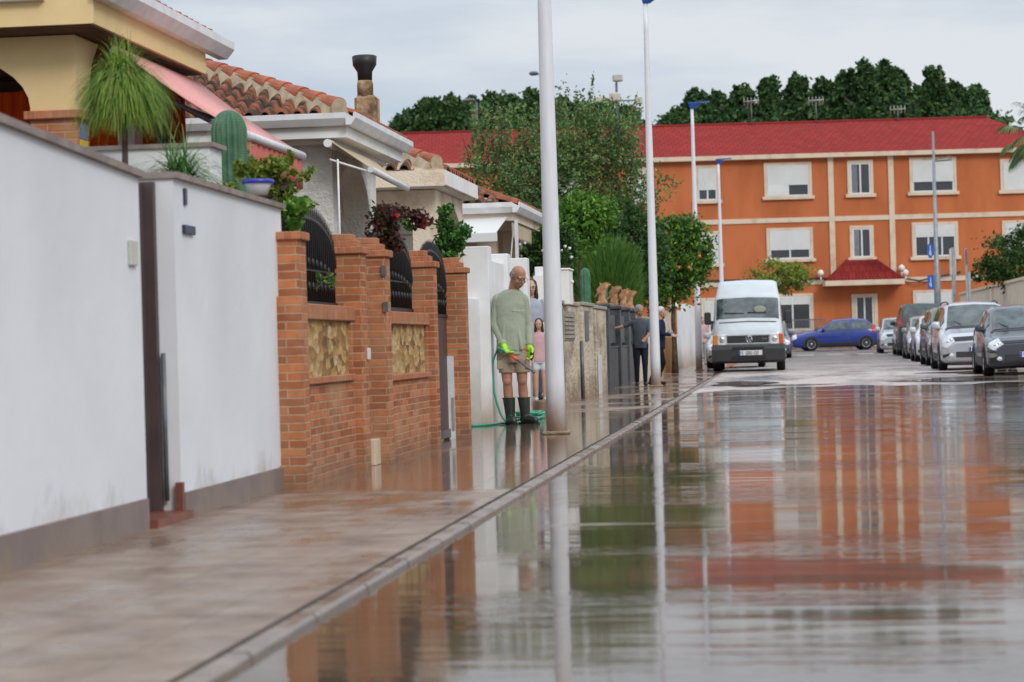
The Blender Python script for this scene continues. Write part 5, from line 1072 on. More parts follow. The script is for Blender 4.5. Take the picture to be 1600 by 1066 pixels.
X, Y = spot(1541, F/77., 1.78); T, st = std_car('dark_hatchback', 'dark blue grey hatchback with muddy bumper, nearest parked car at the right edge', 'car', (X, Y, 0), .0, (.06,.065,.085), HB, '4471 BHG', 'diamond', 'cars parked along the right kerb')
m = MB()
for sg in (1,-1): patch(m, st, 0.02, 2.2, 2.75, 3.35, .02, 8, 2, sg)
m.build('bumper_strip', mk('muddy_bumper', (.36,.31,.26), (.2,.17,.14), 6, .5, kind='obj'), T)
H2 = dict(HB, W=1.8, H=1.62, L=4.3, hood=.95, paint='graphite', rails=0, belt=1.0, rear='mpv')
X, Y = spot(1449, F/57.5, 1.8); std_car('grey_estate_car', 'dark grey tall car with black mirror squeezed behind the silver people carrier', 'car', (X, Y, 0), .0, (.10,.11,.12), H2, '2930 FDC', None, 'cars parked along the right kerb')
H3 = dict(HB, W=1.7, H=1.46, L=4.0, paint='white_car')
X, Y = spot(1431, F/50.5, 1.7); std_car('white_hatchback', 'muddy white hatchback fourth in the parked row', 'car', (X, Y, 0), 0, (.6,.6,.6), H3, '7713 CBD', None, 'cars parked along the right kerb')
H4 = dict(HB, W=1.72, H=1.5, L=4.1, paint='grey_car')
X, Y = spot(1417, F/45., 1.72); std_car('grey_hatchback', 'grey hatchback between the white hatchback and the dark green van', 'car', (X, Y, gz(82)), 0, (.22,.24,.25), H4, '3304 DFB', None, 'cars parked along the right kerb')
H5 = dict(W=1.9, H=2.0, L=4.9, hood=1.1, yc=.9, yr=1.6, belt=1.15, rear='mpv', paint='dark_green', wr_=.33)
X, Y = spot(1402, F/40.5, 1.9); std_car('dark_green_van', 'dark green van with red tail light parked facing away', 'van', (X, Y+4.9, gz(Y)), PI, (.03,.05,.05), H5, None, None, 'cars parked along the right kerb', front='none')
H6 = dict(HB, W=1.66, H=1.5, L=3.8, hood=.95, paint='light_silver')
X, Y = spot(1374, F/37.2, 1.66); std_car('small_silver_car', 'small pale silver car farthest along the parked row', 'car', (X, Y, gz(Y)-.05), 0, (.5,.54,.57), H6, '5520 BGC', None, 'cars parked along the right kerb', metal=.3)
# cars by the van
X, Y = spot(1104, F/51.5, 1.72); std_car('pale_grey_car', 'pale grey car hidden behind the left side of the white van', 'car', (X, Y, 0), 0, (.38,.41,.43), dict(HB, W=1.72, paint='pale_grey'), None, None)
X, Y = spot(1168, F/39., 1.72); std_car('blue_grey_car', 'dark blue grey car showing only at the right side of the white van', 'car', (X, Y, gz(Y)), 0, (.1,.12,.17), dict(HB, W=1.72, H=1.6, rear='mpv', paint='dull_blue'), None, None)
# blue hatchback side on (nose to the left)
BH = dict(W=1.8, H=1.5, L=4.3, hood=.9, yc=1.15, yr=2.05, belt=.94, paint='blue', wr_=.33, wf=.9)
dep = F/33.0; p = gpt(1235, 548, dep); c = Vector((p.x, p.y, 0))
std_car('blue_hatchback', 'bright blue hatchback side on, crossing in front of the orange building', 'car', (c.x, c.y+.9, gz(c.y)), YAW-PI/2+0.0, (.010,.034,.24), BH, None, None)
bpy.data.objects['blue_hatchback'].rotation_euler[2] = PI/2+YAW-PI   # nose towards the left of the street
# ---------------------------------------------------------------- white van
VY = D(F/58.3, -.95); VX = (1169-1225)/58.3
T = thing('white_van', 'white high roof van with black bumper facing us on the left of the road', 'van', (VX, VY, SW+.004), None, 0, True)
st = [[0,.36,.66,.98,.86,.87,.80],[.06,.30,.70,1.10,.94,.93,.84],[.38,.28,.9,1.34,.96,.955,.88],[.90,.28,1.3,2.02,.965,.94,.86],[1.08,.28,1.35,2.12,.965,.94,.84],[1.45,.28,1.35,2.38,.965,.93,.78],[1.75,.28,1.35,2.47,.965,.93,.78],[4.9,.28,1.35,2.47,.965,.93,.78],[5.05,.3,1.3,2.40,.95,.92,.76]]
VP = paint('paint_van_white', (.56,.60,.61), .35); body(T, st, VP, 4)
G = MB(); patch(G, st, 2.12, 2.93, 5.35, 6.999, .01, 6, 6, 1); patch(G, st, 2.12, 2.93, 5.35, 6.999, .01, 6, 6, -1); ws = G.build('windscreen', CGLASS, T)
m = MB(); c = S(st, 2.3, 6.7); m.ell((.33, c.y-.005, c.z+.10), (.17,.02,.10), 14, 8); m.build('dashboard_item', mk('straw', (.35,.36,.28), None, 5, .8), ws)
m = MB(); c = S(st, 2.3, 6.9); m.tube([(-.62, c.y-.02, c.z+.02), (-.1, c.y-.02, c.z+.0)], .012, 5); m.tube([(.0, c.y-.02, c.z+.02), (.5, c.y-.02, c.z+.0)], .012, 5); m.build('wiper', BLKPL, T)
m = MB(); patch(m, st, 1.84, 1.93, 5.9, 6.999, .012, 1, 6, 1); patch(m, st, 1.84, 1.93, 5.9, 6.999, .012, 1, 6, -1); m.build('air_intake', BLKPL, T)
m = MB(); m.box((-.56, -.03, .77), (.56, .02, .96), .02); gr = m.build('grille', BLKPL, T)
m = MB()
for k in range(4): m.box((-.54, -.036, .79+k*.045), (.54, -.031, .80+k*.045))
m.build('grille_slats', mk('grille_edge', (.06,.06,.06), None, 4, .4), gr)
m = MB(); m.box((-.6, -.025, .965), (.6, .02, .985)); m.box((-.6, -.025, .745), (.6, .02, .765)); m.build('grille_surround', VP, T)
m = MB(); vw(m, .03, -.045, .87, .085); m.build('emblem', CHROME, T)
m = MB(); 
for k, ch in enumerate('TDI'):
    x = .40+k*.045
    if ch == 'T': m.box((x, -.04, .845), (x+.008, -.036, .88)); m.box((x-.012, -.04, .875), (x+.02, -.036, .883))
    elif ch == 'D': writing(m, 'D', x, -.04, .845, .035)
    else: m.box((x, -.04, .845), (x+.008, -.036, .88))
m.build('lettering', CHROME, T)
for sg in (1,-1):
    m = MB(); m.box((sg*.58, -.03, .71), (sg*.82, .06, 1.0), .02); hl = m.build('headlight', LAMPG, T)
    m = MB(); m.ell((sg*.70, -.028, .86), (.075,.02,.085), 14, 8); m.build('reflector', CHROME, hl)
    m = MB(); m.box((sg*.823, -.02, .71), (sg*.94, .14, 1.0), .02); m.build('indicator', AMBER if sg < 0 else mk('orange_lens', (.7,.1,.015), None, 5, .2), T)
    c = S(st, 2.5, 4.6, sg); m = MB(); m.box((c.x+sg*.09, c.y+.0, 1.28), (c.x+sg*.27, c.y+.12, 1.62), .03); m.tube([(c.x, c.y+.08, 1.34), (c.x+sg*.12, c.y+.06, 1.38)], .025, 6); m.build('mirror', BLKPL, T)
    G = MB(); patch(G, st, 2.5, 4.0, 4.3, 4.92, .008, 5, 3, sg); G.build('side_window', CGLASS, T)
    for wy in (.85, 4.2): 
        m = MB(); m.prism([(sg*.975, wy+.4*math.cos(PI*k/14), .33+.4*math.sin(PI*k/14)) for k in range(15)]+[(sg*.975, wy-.4, .27), (sg*.975, wy+.4, .27)], (-sg*.15,0,0)); m.build('wheel_arch', BLKPL, T); wheel(T, sg*.86, wy, .34, .23, sg)
m = MB(); m.loft([[(-.93,.02,.23),(.93,.02,.23),(.93,.3,.23),(-.93,.3,.23)],[(-.97,-.10,.29),(.97,-.10,.29),(.99,.35,.29),(-.99,.35,.29)],[(-.97,-.11,.60),(.97,-.11,.60),(.99,.35,.60),(-.99,.35,.60)],[(-.93,-.04,.72),(.93,-.04,.72),(.97,.35,.72),(-.97,.35,.72)]]); m.build('bumper', BLKPL, T)
m = MB(); m.box((-.42, -.125, .60), (.42, -.105, .655)); m.box((-.45,-.118,.33), (.45,-.109,.42)); m.build('bumper_intake', INK, T)
plate(T, .06, -.135, .50, '5 086-02', .62, .13)
m = MB(); m.box((-.8, .4, .22), (.8, 4.8, .4)); m.build('underbody', BLKPL, T)
m = MB(); m.tube([(.0,1.6,2.49),(.02,1.62,2.56)], .01, 5); m.build('roof_aerial', BLKPL, T)
# ================================================================== PEOPLE
SKIN = mk('skin', (.42,.21,.13), (.36,.17,.10), 8, .55, kind='obj'); SKIN2 = mk('skin_light', (.55,.32,.22), (.48,.26,.18), 8, .55, kind='obj')
GREYHAIR = mk('grey_hair', (.34,.33,.32), (.2,.19,.19), 30, .8, 60, .5, kind='obj'); BROWNHAIR = mk('brown_hair', (.045,.02,.013), (.025,.012,.008), 30, .6, kind='obj'); WHITEHAIR = mk('white_hair', (.62,.6,.56), None, 20, .8, kind='obj')
SAGE = mk('sage_sweater', (.38,.41,.32), (.31,.34,.26), 5, .9, 14, .45, .02, kind='obj'); KHAKI = mk('khaki_shorts', (.37,.29,.215), (.27,.2,.15), 6, .9, 14, .6, .02, kind='obj', lo=.42, hi=.55)
BOOT = mk('green_boots', (.018,.028,.02), (.03,.035,.025), 6, .4, kind='obj'); GLOVE = mk('lime_glove', (.42,.82,.03), (.36,.74,.03), 8, .6, kind='obj'); GLOVEP = mk('glove_palm', (.03,.035,.03), None, 8, .7, kind='obj')
HOSE = mk('green_hose', (.03,.36,.22), (.03,.3,.18), 6, .35, kind='obj')
def head(m, c, s=1.0, yaw=0, pitch=0, bald=False):
    """head about .235 m tall; faces -Y before turning"""
    R = Matrix.Rotation(yaw, 3, 'Z') @ Matrix.Rotation(pitch, 3, 'X'); c = Vector(c)
    def E(p, r, n=14, k=10): m.ell(c+R @ (Vector(p)*s), [q*s for q in r], n, k, R)
    E((0,.01,.03), (.075,.095,.088)); E((0,-.018,-.03), (.06,.07,.078)); E((0,-.05,-.085), (.034,.032,.026)); E((0,.045,.0), (.066,.06,.075))
    E((0,-.092,-.018), (.013,.018,.024), 10, 8); E((0,-.105,-.032), (.017,.014,.011), 10, 8); E((0,-.076,.022), (.055,.018,.012), 12, 8)
    for sx in (-1,1): E((sx*.076,.012,-.012), (.011,.02,.034), 10, 8); E((sx*.038,-.066,-.03), (.022,.02,.022), 10, 8)
    E((0,-.08,-.063), (.026,.014,.006), 10, 6); E((0,-.079,-.073), (.023,.014,.007), 10, 6)
    return R
def face_details(T, parent, c, R, s=1.0, glasses=False, brow=GREYHAIR, mouth=(.35,.12,.1)):
    c = Vector(c)
    for sx in (-1,1):
        m = MB(); m.ell(c+R @ (Vector((sx*.031,-.079,.0))*s), (.012*s,.007*s,.007*s), 10, 6, R); e = m.build('eye', mk('eye_white', (.6,.58,.55), None, 5, .3), parent)
        m = MB(); m.ell(c+R @ (Vector((sx*.031,-.0855,.0))*s), (.006*s,.003*s,.006*s), 8, 6, R); m.build('pupil', INK, e)
    m = MB(); m.ell(c+R @ (Vector((0,-.0935,-.068))*s), (.022*s,.004*s,.005*s), 10, 5, R); m.build('mouth', mk('lips', mouth, None, 5, .5), parent)
    for sx in (-1,1): m = MB(); m.ell(c+R @ (Vector((sx*.033,-.09,.021))*s), (.018*s,.006*s,.004*s), 8, 5, R); m.build('eyebrow', brow, parent)
    if glasses:
        m = MB()
        for sx in (-1,1): m.tube([c+R @ (Vector((sx*.033+.024*math.cos(2*PI*k/14),-.1,-.001+.018*math.sin(2*PI*k/14)))*s) for k in range(15)], .0018*s, 5); m.tube([c+R @ (Vector((sx*.057,-.098,.004))*s), c+R @ (Vector((sx*.08,.01,.0))*s)], .0018*s, 5)
        m.tube([c+R @ (Vector((-.01,-.101,.002))*s), c+R @ (Vector((.01,-.101,.002))*s)], .0018*s, 5); m.build('glasses', GREYPIPE, parent)
def hand(m, w, d, n, s=1.0, curl=.5, r=1.0):
    """five-fingered hand: wrist w, pointing d, palm normal n (fingers curl towards n)"""
    w = Vector(w); d = Vector(d).normalized(); n = Vector(n); n = (n-d*n.dot(d)).normalized(); a = d.cross(n)
    m.cap(w-d*.02*s, w+d*.03*s, .024*s*r, .026*s*r)
    for k, o in enumerate((-.028,-.009,.01,.027)): m.cap(w+a*o*.8*s+d*.02*s, w+a*o*s+d*.085*s, .0145*s*r, .012*s*r)
    for k, (o, L) in enumerate(((-.031,.062),(-.01,.075),(.011,.07),(.029,.055))):
        p = w+a*o*s+d*.085*s; dd = d
        for j, q in enumerate((.42,.33,.25)):
            dd = (dd*math.cos(curl*.9)+n*math.sin(curl*.9)).normalized() if j else (d*math.cos(curl*.6)+n*math.sin(curl*.6)).normalized()
            e = p+dd*L*q*s; m.cap(p, e, (.0105-.001*j)*s*r, (.0095-.001*j)*s*r, 8); p = e
            b0 = dd; d2 = dd; 
            nn = (n*math.cos(curl*.9)-d*math.sin(curl*.9)); 
    p = w-a*.022*s+d*.02*s; e = p+(-a*.7+d*.6+n*.3).normalized()*.045*s; m.cap(p, e, .015*s*r, .012*s*r); m.cap(e, e+(d*.8-a*.1+n*.5).normalized()*.035*s, .0115*s*r, .009*s*r)
# ---------------------------------------------------------------- man with the hose
MD = F/137.6; MX = (811-1225)/137.6; MY = D(MD, MX)
T = thing('person', 'bald man in sage green sweater, khaki shorts, black wellies and lime gloves holding a hose', 'person', (MX, MY, SW), None, YAW*.6, True)
Hd = (.035,-.075,1.672); m = MB(); R = head(m, Hd, 1.06, .62, .42)
m.cap((-.04,.0,1.46), (.0,-.025,1.62), .066, .062); m.rings([(-.07,0,1.0,.16,.11), (-.07,0,1.2,.18,.12), (-.07,0,1.38,.19,.11), (-.07,0,1.46,.08,.07)]); 
SH = [(-.20,.01,1.43), (.07,-.0,1.42)]; EL = [(-.248,.0,1.14), (.125,.03,1.12)]; WR = [(-.15,-.12,.90), (.135,-.05,.885)]
for a, b, c in zip(SH, EL, WR): m.cap(a, b, .05, .042); m.cap(b, c, .04, .028)
hand(m, WR[0], (.45,-.35,-.8), (.6,-.3,.3), 1, .9); hand(m, WR[1], (.1,-.1,-1), (-.5,-.6,0), 1, .5)
HP = [(-.145,.0,.86), (.035,.0,.86)]; KN = [(-.125,-.02,.49), (.045,-.015,.49)]; AN = [(-.105,.02,.1), (.065,.03,.1)]
for a, b, c in zip(HP, KN, AN): m.cap(a, b, .085, .058); m.ell((b[0],b[1]-.02,b[2]), (.05,.045,.055)); m.cap(b, (b[0]+.005,b[1]+.035,b[2]-.14), .052, .058); m.cap((b[0]+.005,b[1]+.03,b[2]-.14), c, .056, .034)
m.cap(HP[0], HP[1], .1); 
for (x, y, z), yw in zip(AN, (.15, .5)): m.cap((x, y+.01, .08), (x+math.sin(yw)*.06, y-math.cos(yw)*.06, .05), .032, .028)
B = voxel(m.build('body', SKIN, T), .0085, 3); face_details(T, B, Hd, R, 1.06, True)
# hair fringe and moustache
m = MB(); 
def E(p, r): m.ell(Vector(Hd)+R @ (Vector(p)*1.06), [q*1.06 for q in r], 14, 10, R)
E((0,.055,.005), (.077,.055,.055)); E((.066,.02,.02), (.014,.045,.04)); E((-.066,.02,.02), (.014,.045,.04)); voxel(m.build('hair', GREYHAIR, T), .006, 2)
m = MB(); E((0,-.093,-.055), (.028,.012,.008)); m.build('moustache', GREYHAIR, T)
# sweater
m = MB(); m.rings([(-.062,.0,.80,.165,.12), (-.062,.0,.84,.178,.132), (-.065,-.005,.95,.172,.132), (-.066,-.01,1.08,.168,.132), (-.068,0,1.22,.175,.132), (-.066,0,1.36,.19,.128), (-.064,0,1.44,.175,.115), (-.055,-.005,1.495,.135,.10), (-.045,-.01,1.53,.088,.08)], 28)
SLV = []
for a, b, c in zip(SH, EL, WR):
    tm = m; m = MB(); SLV.append(m)
    a, b, c = Vector(a), Vector(b), Vector(c); m.cap(a+Vector((0,0,-.01)), b, .074, .058); m.cap(b, b+(c-b)*.86, .06, .044)
    for k in range(5): q = b+(c-b)*(.05+.17*k); m.ell(q, (.062-.003*k,.058-.003*k,.016), 14, 6)
    for k in range(3): q = b+(a-b)*(.05+.13*k); m.ell(q, (.064+.003*k,.06,.014), 14, 6); m.tube([b+(c-b)*.8, b+(c-b)*.97], .045, 14); m = tm
for k in range(4): m.tube([(-.17+.07*k, -.09, 1.32), (-.14+.05*k, -.112, 1.12), (-.17+.075*k, -.116, .84)], [.004,.018,.022], 8)
SW_ = voxel(m.build('sweater', SAGE, T), .007, 7)
for q_ in SLV: voxel(q_.build('sleeve', SAGE, SW_), .007, 3)
m = MB(); m.rings([(-.062,.0,.785,.166,.121), (-.062,.0,.83,.172,.128)], 28); m.build('sweater_hem', SAGE, T)
m = MB(); m.tube([(-.045+.075*math.cos(2*PI*k/20), -.015+.068*math.sin(2*PI*k/20), 1.52-.012*math.sin(-2*PI*k/20)) for k in range(21)], .009, 6); m.build('collar', mk('white_cotton', (.6,.6,.58), None, 5, .9), T)
m = MB()
for k, wv in enumerate((.018,.012,.02,.012,.02,.016)): m.box((-.04+k*.026, -.139, 1.285+.004*(k % 2)), (-.04+k*.026+wv, -.133, 1.293+.004*(k % 2)))
m.build('chest_print', mk('pale_print', (.6,.62,.58), None, 5, .8), T)
# shorts
m = MB(); m.rings([(-.06,.0,.70,.172,.115), (-.06,.0,.86,.158,.115)], 24)
for (x, y, z), k in zip(HP, KN): m.rings([(k[0],y-.005,.585,.093,.092), (k[0],y-.005,.6,.094,.094), (x,y,.75,.098,.104), (x,y,.84,.085,.095)], 20)
voxel(m.build('shorts', KHAKI, T), .009, 3)
m = MB(); m.box((-.235,-.10,.63), (-.165,-.085,.73), .01); m.box((.085,-.10,.63), (.14,-.085,.73), .01); m.build('pocket', KHAKI, T)
for k, ((x, y, z), yw) in enumerate(zip(AN, (.25, .75))):
    m = MB(); m.rings([(x,y,.02,.05,.06), (x,y,.1,.055,.06), (x-.004,y-.005,.2,.064,.066), (x-.01,y-.008,.30,.072,.072)], 18); dx, dy2 = math.sin(yw), -math.cos(yw)
    m.cap((x-dx*.02, y-dy2*.02, .055), (x+dx*.17, y+dy2*.17, .045), .052, .045); b = voxel(m.build('boot', BOOT, T), .008, 2); m = MB(); m.tube([(x-.01+.073*math.cos(2*PI*i/16), y-.008+.073*math.sin(2*PI*i/16), .30) for i in range(17)], .006, 5); m.build('boot_rim', BOOT, b)
    m = MB(); m.prism([(x-dx*.07-dy2*.04, y-dy2*.07+dx*.04, 0), (x+dx*.2-dy2*.045, y+dy2*.2+dx*.045, 0), (x+dx*.215, y+dy2*.215, 0), (x+dx*.2+dy2*.045, y+dy2*.2-dx*.045, 0), (x-dx*.07+dy2*.04, y-dy2*.07-dx*.04, 0)], (0,0,.02)); m.build('sole', RUBBER, b)
m = MB(); hand(m, WR[0], (.45,-.35,-.8), (.6,-.3,.3), 1.08, .9, 1.25); m.tube([Vector(WR[0])+Vector((-.03,.025,.05)), WR[0]], [.042,.036], 12); voxel(m.build('glove', GLOVE, T), .006, 1)
m = MB(); hand(m, WR[1], (.1,-.1,-1), (-.5,-.6,0), 1.08, .55, 1.25); m.tube([Vector(WR[1])+Vector((.0,.02,.055)), WR[1]], [.042,.036], 12); gl = voxel(m.build('glove', GLOVE, T), .006, 1)
m = MB(); w = Vector(WR[1]); m.ell(w+Vector((.03,-.02,-.1)), (.022,.03,.05)); m.ell(w+Vector((.02,.0,-.14)), (.02,.025,.025)); m.build('palm', GLOVEP, gl)
# ---------------------------------------------------------------- hose (held, so its own thing)
Rm = Matrix.Rotation(YAW*.6, 3, 'Z'); MO = Vector((MX, MY, SW))
def ML(p): return MO+Rm @ Vector(p)
T = thing('garden_hose', 'green garden hose looping from the man\'s gloved hand down to a coil on the pavement', 'hose', tuple(ML((-.2,0,0))))
gp = Vector(WR[0])+Vector((.05,-.05,-.09)); pts = [ML(gp+Vector((.04,0,-.03))), ML(gp), ML(gp+Vector((-.1,.0,.06))), ML((-.24,-.04,.82)), ML((-.285,-.03,.70)), ML((-.29,0,.5)), ML((-.265,.0,.3)), ML((-.21,.0,.12)), ML((-.15,.0,.03)), ML((-.11,.05,.012))]
def smooth(pts, k=6):
    out = []
    for i in range(len(pts)-1):
        p0, p1, p2, p3 = pts[max(i-1,0)], pts[i], pts[i+1], pts[min(i+2,len(pts)-1)]
        for j in range(k): t = j/k; out.append(.5*((2*p1)+(p2-p0)*t+(2*p0-5*p1+4*p2-p3)*t*t+(3*p1-p0-3*p2+p3)*t**3))
    return out+[pts[-1]]
m = MB(); m.tube(smooth([Vector(p) for p in pts]), .013, 8); q = [PZ(793,661,SW+.014), PZ(775,662,SW+.014), PZ(758,664,SW+.014), PZ(737,665,SW+.014)]; m.tube(smooth([Vector(pts[-1])]+q), .013, 8)
cc = PZ(833, 653, SW+.014); R_ = []
for k in range(120): a = k*.21; rr = .2+.03*math.sin(a*.37)+.02*math.sin(k); R_.append(Vector((cc.x-.05+rr*.75*math.cos(a), cc.y+.1+rr*1.6*math.sin(a), SW+.014+.075*k/120+.008*math.sin(a*2))))
m.tube(R_, .013, 8); m.tube(smooth([R_[0], PZ(812,660,SW+.014), Vector(pts[-1])]), .013, 8); m.build('tube', HOSE, T)
m = MB(); a = Vector(ML(gp+Vector((.02,0,-.02)))); m.tube([a, a+Vector((.09,-.03,-.06))], [.02,.018], 10); m.build('grip', mk('orange_grip', (.75,.12,.03), None, 4, .4), T)
m = MB(); m.tube([a+Vector((.08,-.03,-.055)), a+Vector((.27,-.06,-.20))], [.011,.009], 8); m.tube([a+Vector((.26,-.06,-.19)), a+Vector((.285,-.062,-.21))], [.016,.016], 10); m.build('lance', GREYPIPE, T)
# ---------------------------------------------------------------- woman and girl on the doorstep
def simple_person(label, X, Y, z0, h, rz, hair, hairlen, top, legs, skin, shoes, armsp=None, headrot=(0,0), glasses=False, legmat=None, skirt=None, group=None, sleeve=1.0, lean=0, stance=None, topz=.5, cardigan=None):
    s = h/1.7; T = thing('person', label, 'person', (X, Y, z0), group, rz, True); lx = lambda z: lean*(z/1.7)
    V = lambda x, y, z: (s*x, s*(y-lx(z)*1.0), s*z)
    Hd = V(0, -.02, 1.585); m = MB(); R = head(m, Hd, .96*s, headrot[0], headrot[1]); m.cap(V(0,.01,1.38), V(0,0,1.53), .05*s, .048*s)
    m.rings([(0, -s*lx(z), s*z, s*rx, s*ry) for z, rx, ry in ((.86,.14,.1),(1.0,.13,.095),(1.2,.15,.1),(1.34,.15,.09),(1.42,.07,.06))], 20)
    A = armsp or [((-.17,0,1.36),(-.21,.02,1.08),(-.2,-.06,.84)), ((.17,0,1.36),(.21,.02,1.08),(.2,-.06,.84))]
    for a, b, c in A:
        m.cap(V(*a), V(*b), .043*s, .036*s); m.cap(V(*b), V(*c), .035*s, .024*s); d = Vector(V(*c))-Vector(V(*b)); hand(m, V(*c), d, (0,-1,.1), s*.92, .4)
    Lg = stance or [((-.08,0,.86),(-.085,-.02,.47),(-.085,.02,.08)), ((.08,0,.86),(.085,-.02,.47),(.085,.02,.08))]
    for a, b, c in Lg: m.cap(V(*a), V(*b), .08*s, .054*s); m.cap(V(*b), (Vector(V(*b))+Vector(V(*c)))/2, .052*s, .05*s); m.cap((Vector(V(*b))+Vector(V(*c)))/2, V(*c), .05*s, .033*s); m.cap(V(c[0],c[1]+.02,.04), V(c[0]*1.15,c[1]-.14,.035), .036*s, .03*s)
    B = voxel(m.build('body', skin, T), .009*max(.8, s), 3); face_details(T, B, Hd, R, .96*s, glasses, BROWNHAIR if hair is BROWNHAIR else hair)
    m = MB()
    def E(p, r): m.ell(Vector(Hd)+R @ (Vector(p)*s), [q*s for q in r], 14, 10, R)
    E((0,.03,.045), (.087,.092,.08)); E((0,.055,.0), (.085,.065,.085))
    if hairlen: 
        for sx in (-1,1): E((sx*.072,.02,-.05), (.026,.05,.11)); E((sx*.075,.0,-.12), (.03,.045,.08))
        E((0,.065,-.09), (.075,.045,.12))
    voxel(m.build('hair', hair, T), .007, 2)
    m = MB(); m.rings([(0, -s*lx(z), s*z, s*rx, s*ry) for z, rx, ry in ((topz+.3,.165,.125),(.95,.16,.12),(1.08,.155,.118),(1.22,.17,.12),(1.34,.17,.105),(1.4,.11,.08),(1.43,.07,.065))], 22)
    for a, b, c in A:
        m.cap(V(*a), Vector(V(*a))+(Vector(V(*b))-Vector(V(*a)))*min(1, sleeve*1.0), .062*s, .052*s)
        if sleeve > 1: m.cap(V(*b), Vector(V(*b))+(Vector(V(*c))-Vector(V(*b)))*.85, .05*s, .038*s)
    voxel(m.build('top', top, T), .009, 3)
    if legmat:
        m = MB(); m.rings([(0, -s*lx(.8), s*.78, s*.16, s*.12), (0, -s*lx(.9), s*.92, s*.15, s*.115)], 20)
        for a, b, c in Lg:
            q = 1 if legs == 'long' else .35; m.cap(V(*a), Vector(V(*a))+(Vector(V(*b))-Vector(V(*a)))*(1 if q == 1 else .45), .093*s, (.066 if q == 1 else .088)*s)
            if q == 1: m.cap(V(*b), V(c[0],c[1],c[2]+.03), .062*s, .045*s)
        voxel(m.build('trousers' if legs == 'long' else 'shorts', legmat, T), .009, 2)
    for a, b, c in Lg: m = MB(); m.cap(V(c[0],c[1]+.02,.045), V(c[0]*1.15,c[1]-.15,.04), .046*s, .038*s); voxel(m.build('shoe', shoes, T), .008, 1)
    return T
WX = (836-1225)/116; simple_person('woman with dark hair and glasses peeping out beside the nearest lamp post', WX, D(F/116.5, WX), SW+.155, 1.62, .15, BROWNHAIR, 1, mk('pale_blue_blouse', (.42,.45,.52), None, 8, .9, kind='obj'), 'long', SKIN2, BLKPL, headrot=(.0,.1), glasses=True, legmat=mk('jeans', (.08,.1,.16), None, 8, .9, kind='obj'), sleeve=.8)
GX = (845-1225)/119.5; simple_person('little girl in pink top and white shorts standing on the doorstep', GX, D(F/119.5, GX), SW+.155, 1.08, .1, BROWNHAIR, 1, mk('pink_shirt', (.58,.36,.37), None, 8, .9, kind='obj'), 'short', SKIN2, mk('white_trainers', (.55,.55,.52), None, 8, .8, kind='obj'), legmat=mk('white_shorts', (.6,.6,.62), (.4,.5,.52), 12, .9, kind='obj'), sleeve=.7, headrot=(-.1,.15))
# ---------------------------------------------------------------- elderly couple
CD = F/79.; X1 = (999-1225)/79.; simple_person('elderly person in grey T-shirt and dark trousers leaning one arm on the fence', X1, D(CD+.6, X1), SW, 1.62, .1, GREYHAIR, 0, mk('charcoal_tshirt', (.09,.10,.12), None, 8, .9, kind='obj'), 'long', SKIN, BLKPL, armsp=[((-.17,0,1.34),(-.36,.0,1.26),(-.56,.0,1.23)), ((.17,0,1.33),(.2,-.1,1.1),(.1,-.2,1.0))], headrot=(.7,.35), legmat=mk('dark_trousers', (.02,.024,.035), None, 8, .9, kind='obj'), sleeve=.75)
X2 = (1023-1225)/79.; simple_person('elderly person in navy jacket with white sleeve stripe behind the second lamp post', X2, D(CD+1.2, X2), SW, 1.58, 1.3, WHITEHAIR, 0, mk('navy_jacket', (.018,.022,.05), None, 8, .8, kind='obj'), 'long', SKIN2, mk('sandal', (.05,.03,.025), None, 8, .8, kind='obj'), headrot=(-.4,.3), legmat=mk('black_leggings', (.012,.012,.014), None, 8, .8, kind='obj'), sleeve=1.5, lean=.10, armsp=[((-.16,0,1.34),(-.2,-.12,1.12),(-.12,-.3,1.08)), ((.16,0,1.34),(.2,.06,1.1),(.17,-.02,.9))], stance=[((-.07,0,.86),(-.08,-.12,.48),(-.08,-.02,.08)), ((.07,0,.86),(.08,.06,.47),(.08,.2,.08))])
T = [o for o in SC.objects if o.name.startswith('person')][-1]
T = bpy.data.objects[[o.name for o in SC.objects if o.get('label','').startswith('elderly person in navy')][0]]
m = MB(); m.tube([(.215,-.12,1.27), (.245,-.07,1.13), (.245,-.03,1.0)], [.028,.026,.022], 8, sq=(1,.5)); m.tube([(.19,-.10,1.33),(.235,-.09,1.2)], .02, 8); m.build('sleeve_stripe', mk('white_cloth', (.65,.65,.65), None, 5, .9), T)
m = MB(); m.ell((-.1,-.31,1.06), (.045,.06,.06)); m.build('bundled_cloth', mk('checked_cloth', (.42,.4,.42), (.2,.2,.22), 40, .9, kind='obj'), T)
X3 = (1099-1225)/44.; simple_person('distant person in pink top and pale trousers just left of the white van', X3, D(F/44., X3), SW, 1.68, .4, BROWNHAIR, 0, MATS['pink_shirt'], 'long', SKIN2, MATS['white_trainers'], legmat=mk('grey_trousers', (.35,.36,.38), None, 8, .9, kind='obj'), sleeve=.7)
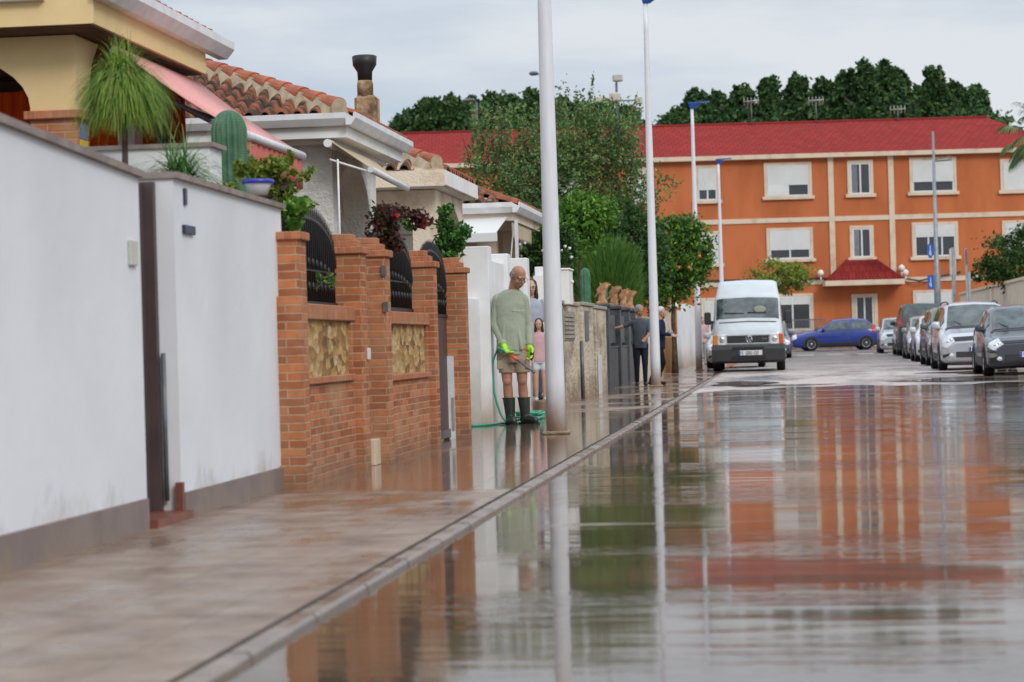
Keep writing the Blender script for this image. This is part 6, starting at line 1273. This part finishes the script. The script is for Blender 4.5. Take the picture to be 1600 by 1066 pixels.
# ================================================================== SKY, SUN, CAMERA
W = bpy.data.worlds.new('World'); SC.world = W; W.use_nodes = True; nt = W.node_tree; bg = nt.nodes['Background']
SUN_EL, SUN_AZ = math.radians(48), math.radians(70)       # azimuth measured from +Y towards +X
sky = nt.nodes.new('ShaderNodeTexSky'); sky.sky_type = 'NISHITA'; sky.sun_disc = False; sky.sun_elevation = SUN_EL; sky.sun_rotation = SUN_AZ
tc = nt.nodes.new('ShaderNodeTexCoord'); mp = nt.nodes.new('ShaderNodeMapping'); mp.inputs['Scale'].default_value = (1,1,5); nt.links.new(tc.outputs['Generated'], mp.inputs['Vector'])
n = noise(nt, mp.outputs['Vector'], 4.5, 5, .55)
SKYK = 1.0
cl = ramp(nt, n, [(.34, (.60*SKYK, .70*SKYK, .82*SKYK)), (.5, (.74*SKYK, .81*SKYK, .91*SKYK)), (.64, (.90*SKYK, .94*SKYK, .99*SKYK))])
sx = nt.nodes.new('ShaderNodeSeparateXYZ'); nt.links.new(tc.outputs['Generated'], sx.inputs[0]); up_ = math_(nt, 'MULTIPLY', ramp(nt, sx.outputs['Z'], [(.2, .45), (.85, 1.0)]), 6.0/.45)
s2_ = nt.nodes.new('ShaderNodeVectorMath'); s2_.operation = 'SCALE'; nt.links.new(sky.outputs[0], s2_.inputs[0]); s2_.inputs['Scale'].default_value = .1
c = mix(nt, .9, s2_.outputs[0], cl); vm = nt.nodes.new('ShaderNodeVectorMath'); vm.operation = 'MULTIPLY'; nt.links.new(c, vm.inputs[0]); nt.links.new(up_, vm.inputs[1]); c = vm.outputs[0]; nt.links.new(c, bg.inputs['Color']); bg.inputs['Strength'].default_value = .12
L = bpy.data.lights.new('sun', 'SUN'); L.energy = 1.15; L.angle = math.radians(18); L.color = (1, .96, .9)
o = bpy.data.objects.new('sun', L); COL.objects.link(o); dvec = Vector((math.sin(SUN_AZ)*math.cos(SUN_EL), math.cos(SUN_AZ)*math.cos(SUN_EL), math.sin(SUN_EL)))
dvec = Vector((.46, -.62, .50)).normalized(); o.rotation_euler = dvec.to_track_quat('Z', 'Y').to_euler(); o.location = (0,0,30)
sky.sun_elevation = math.asin(dvec.z); sky.sun_rotation = math.atan2(dvec.x, dvec.y)
cam = bpy.data.cameras.new('camera'); co = bpy.data.objects.new('camera', cam); COL.objects.link(co); SC.camera = co
cam.sensor_width = 36; cam.lens = 36*F/1600; cam.clip_start = .1; cam.clip_end = 3000
M = Matrix((rgt, upv, -fwd)).transposed().to_4x4(); M.translation = CAM; co.matrix_world = M
cam.dof.use_dof = True; cam.dof.focus_distance = 27.0; cam.dof.aperture_fstop = 3.6
SC.view_settings.view_transform = 'Standard'; SC.view_settings.look = 'None'; SC.view_settings.exposure = 0.25; SC.view_settings.gamma = 1
SC.cycles.max_bounces = 6; SC.cycles.use_denoising = True
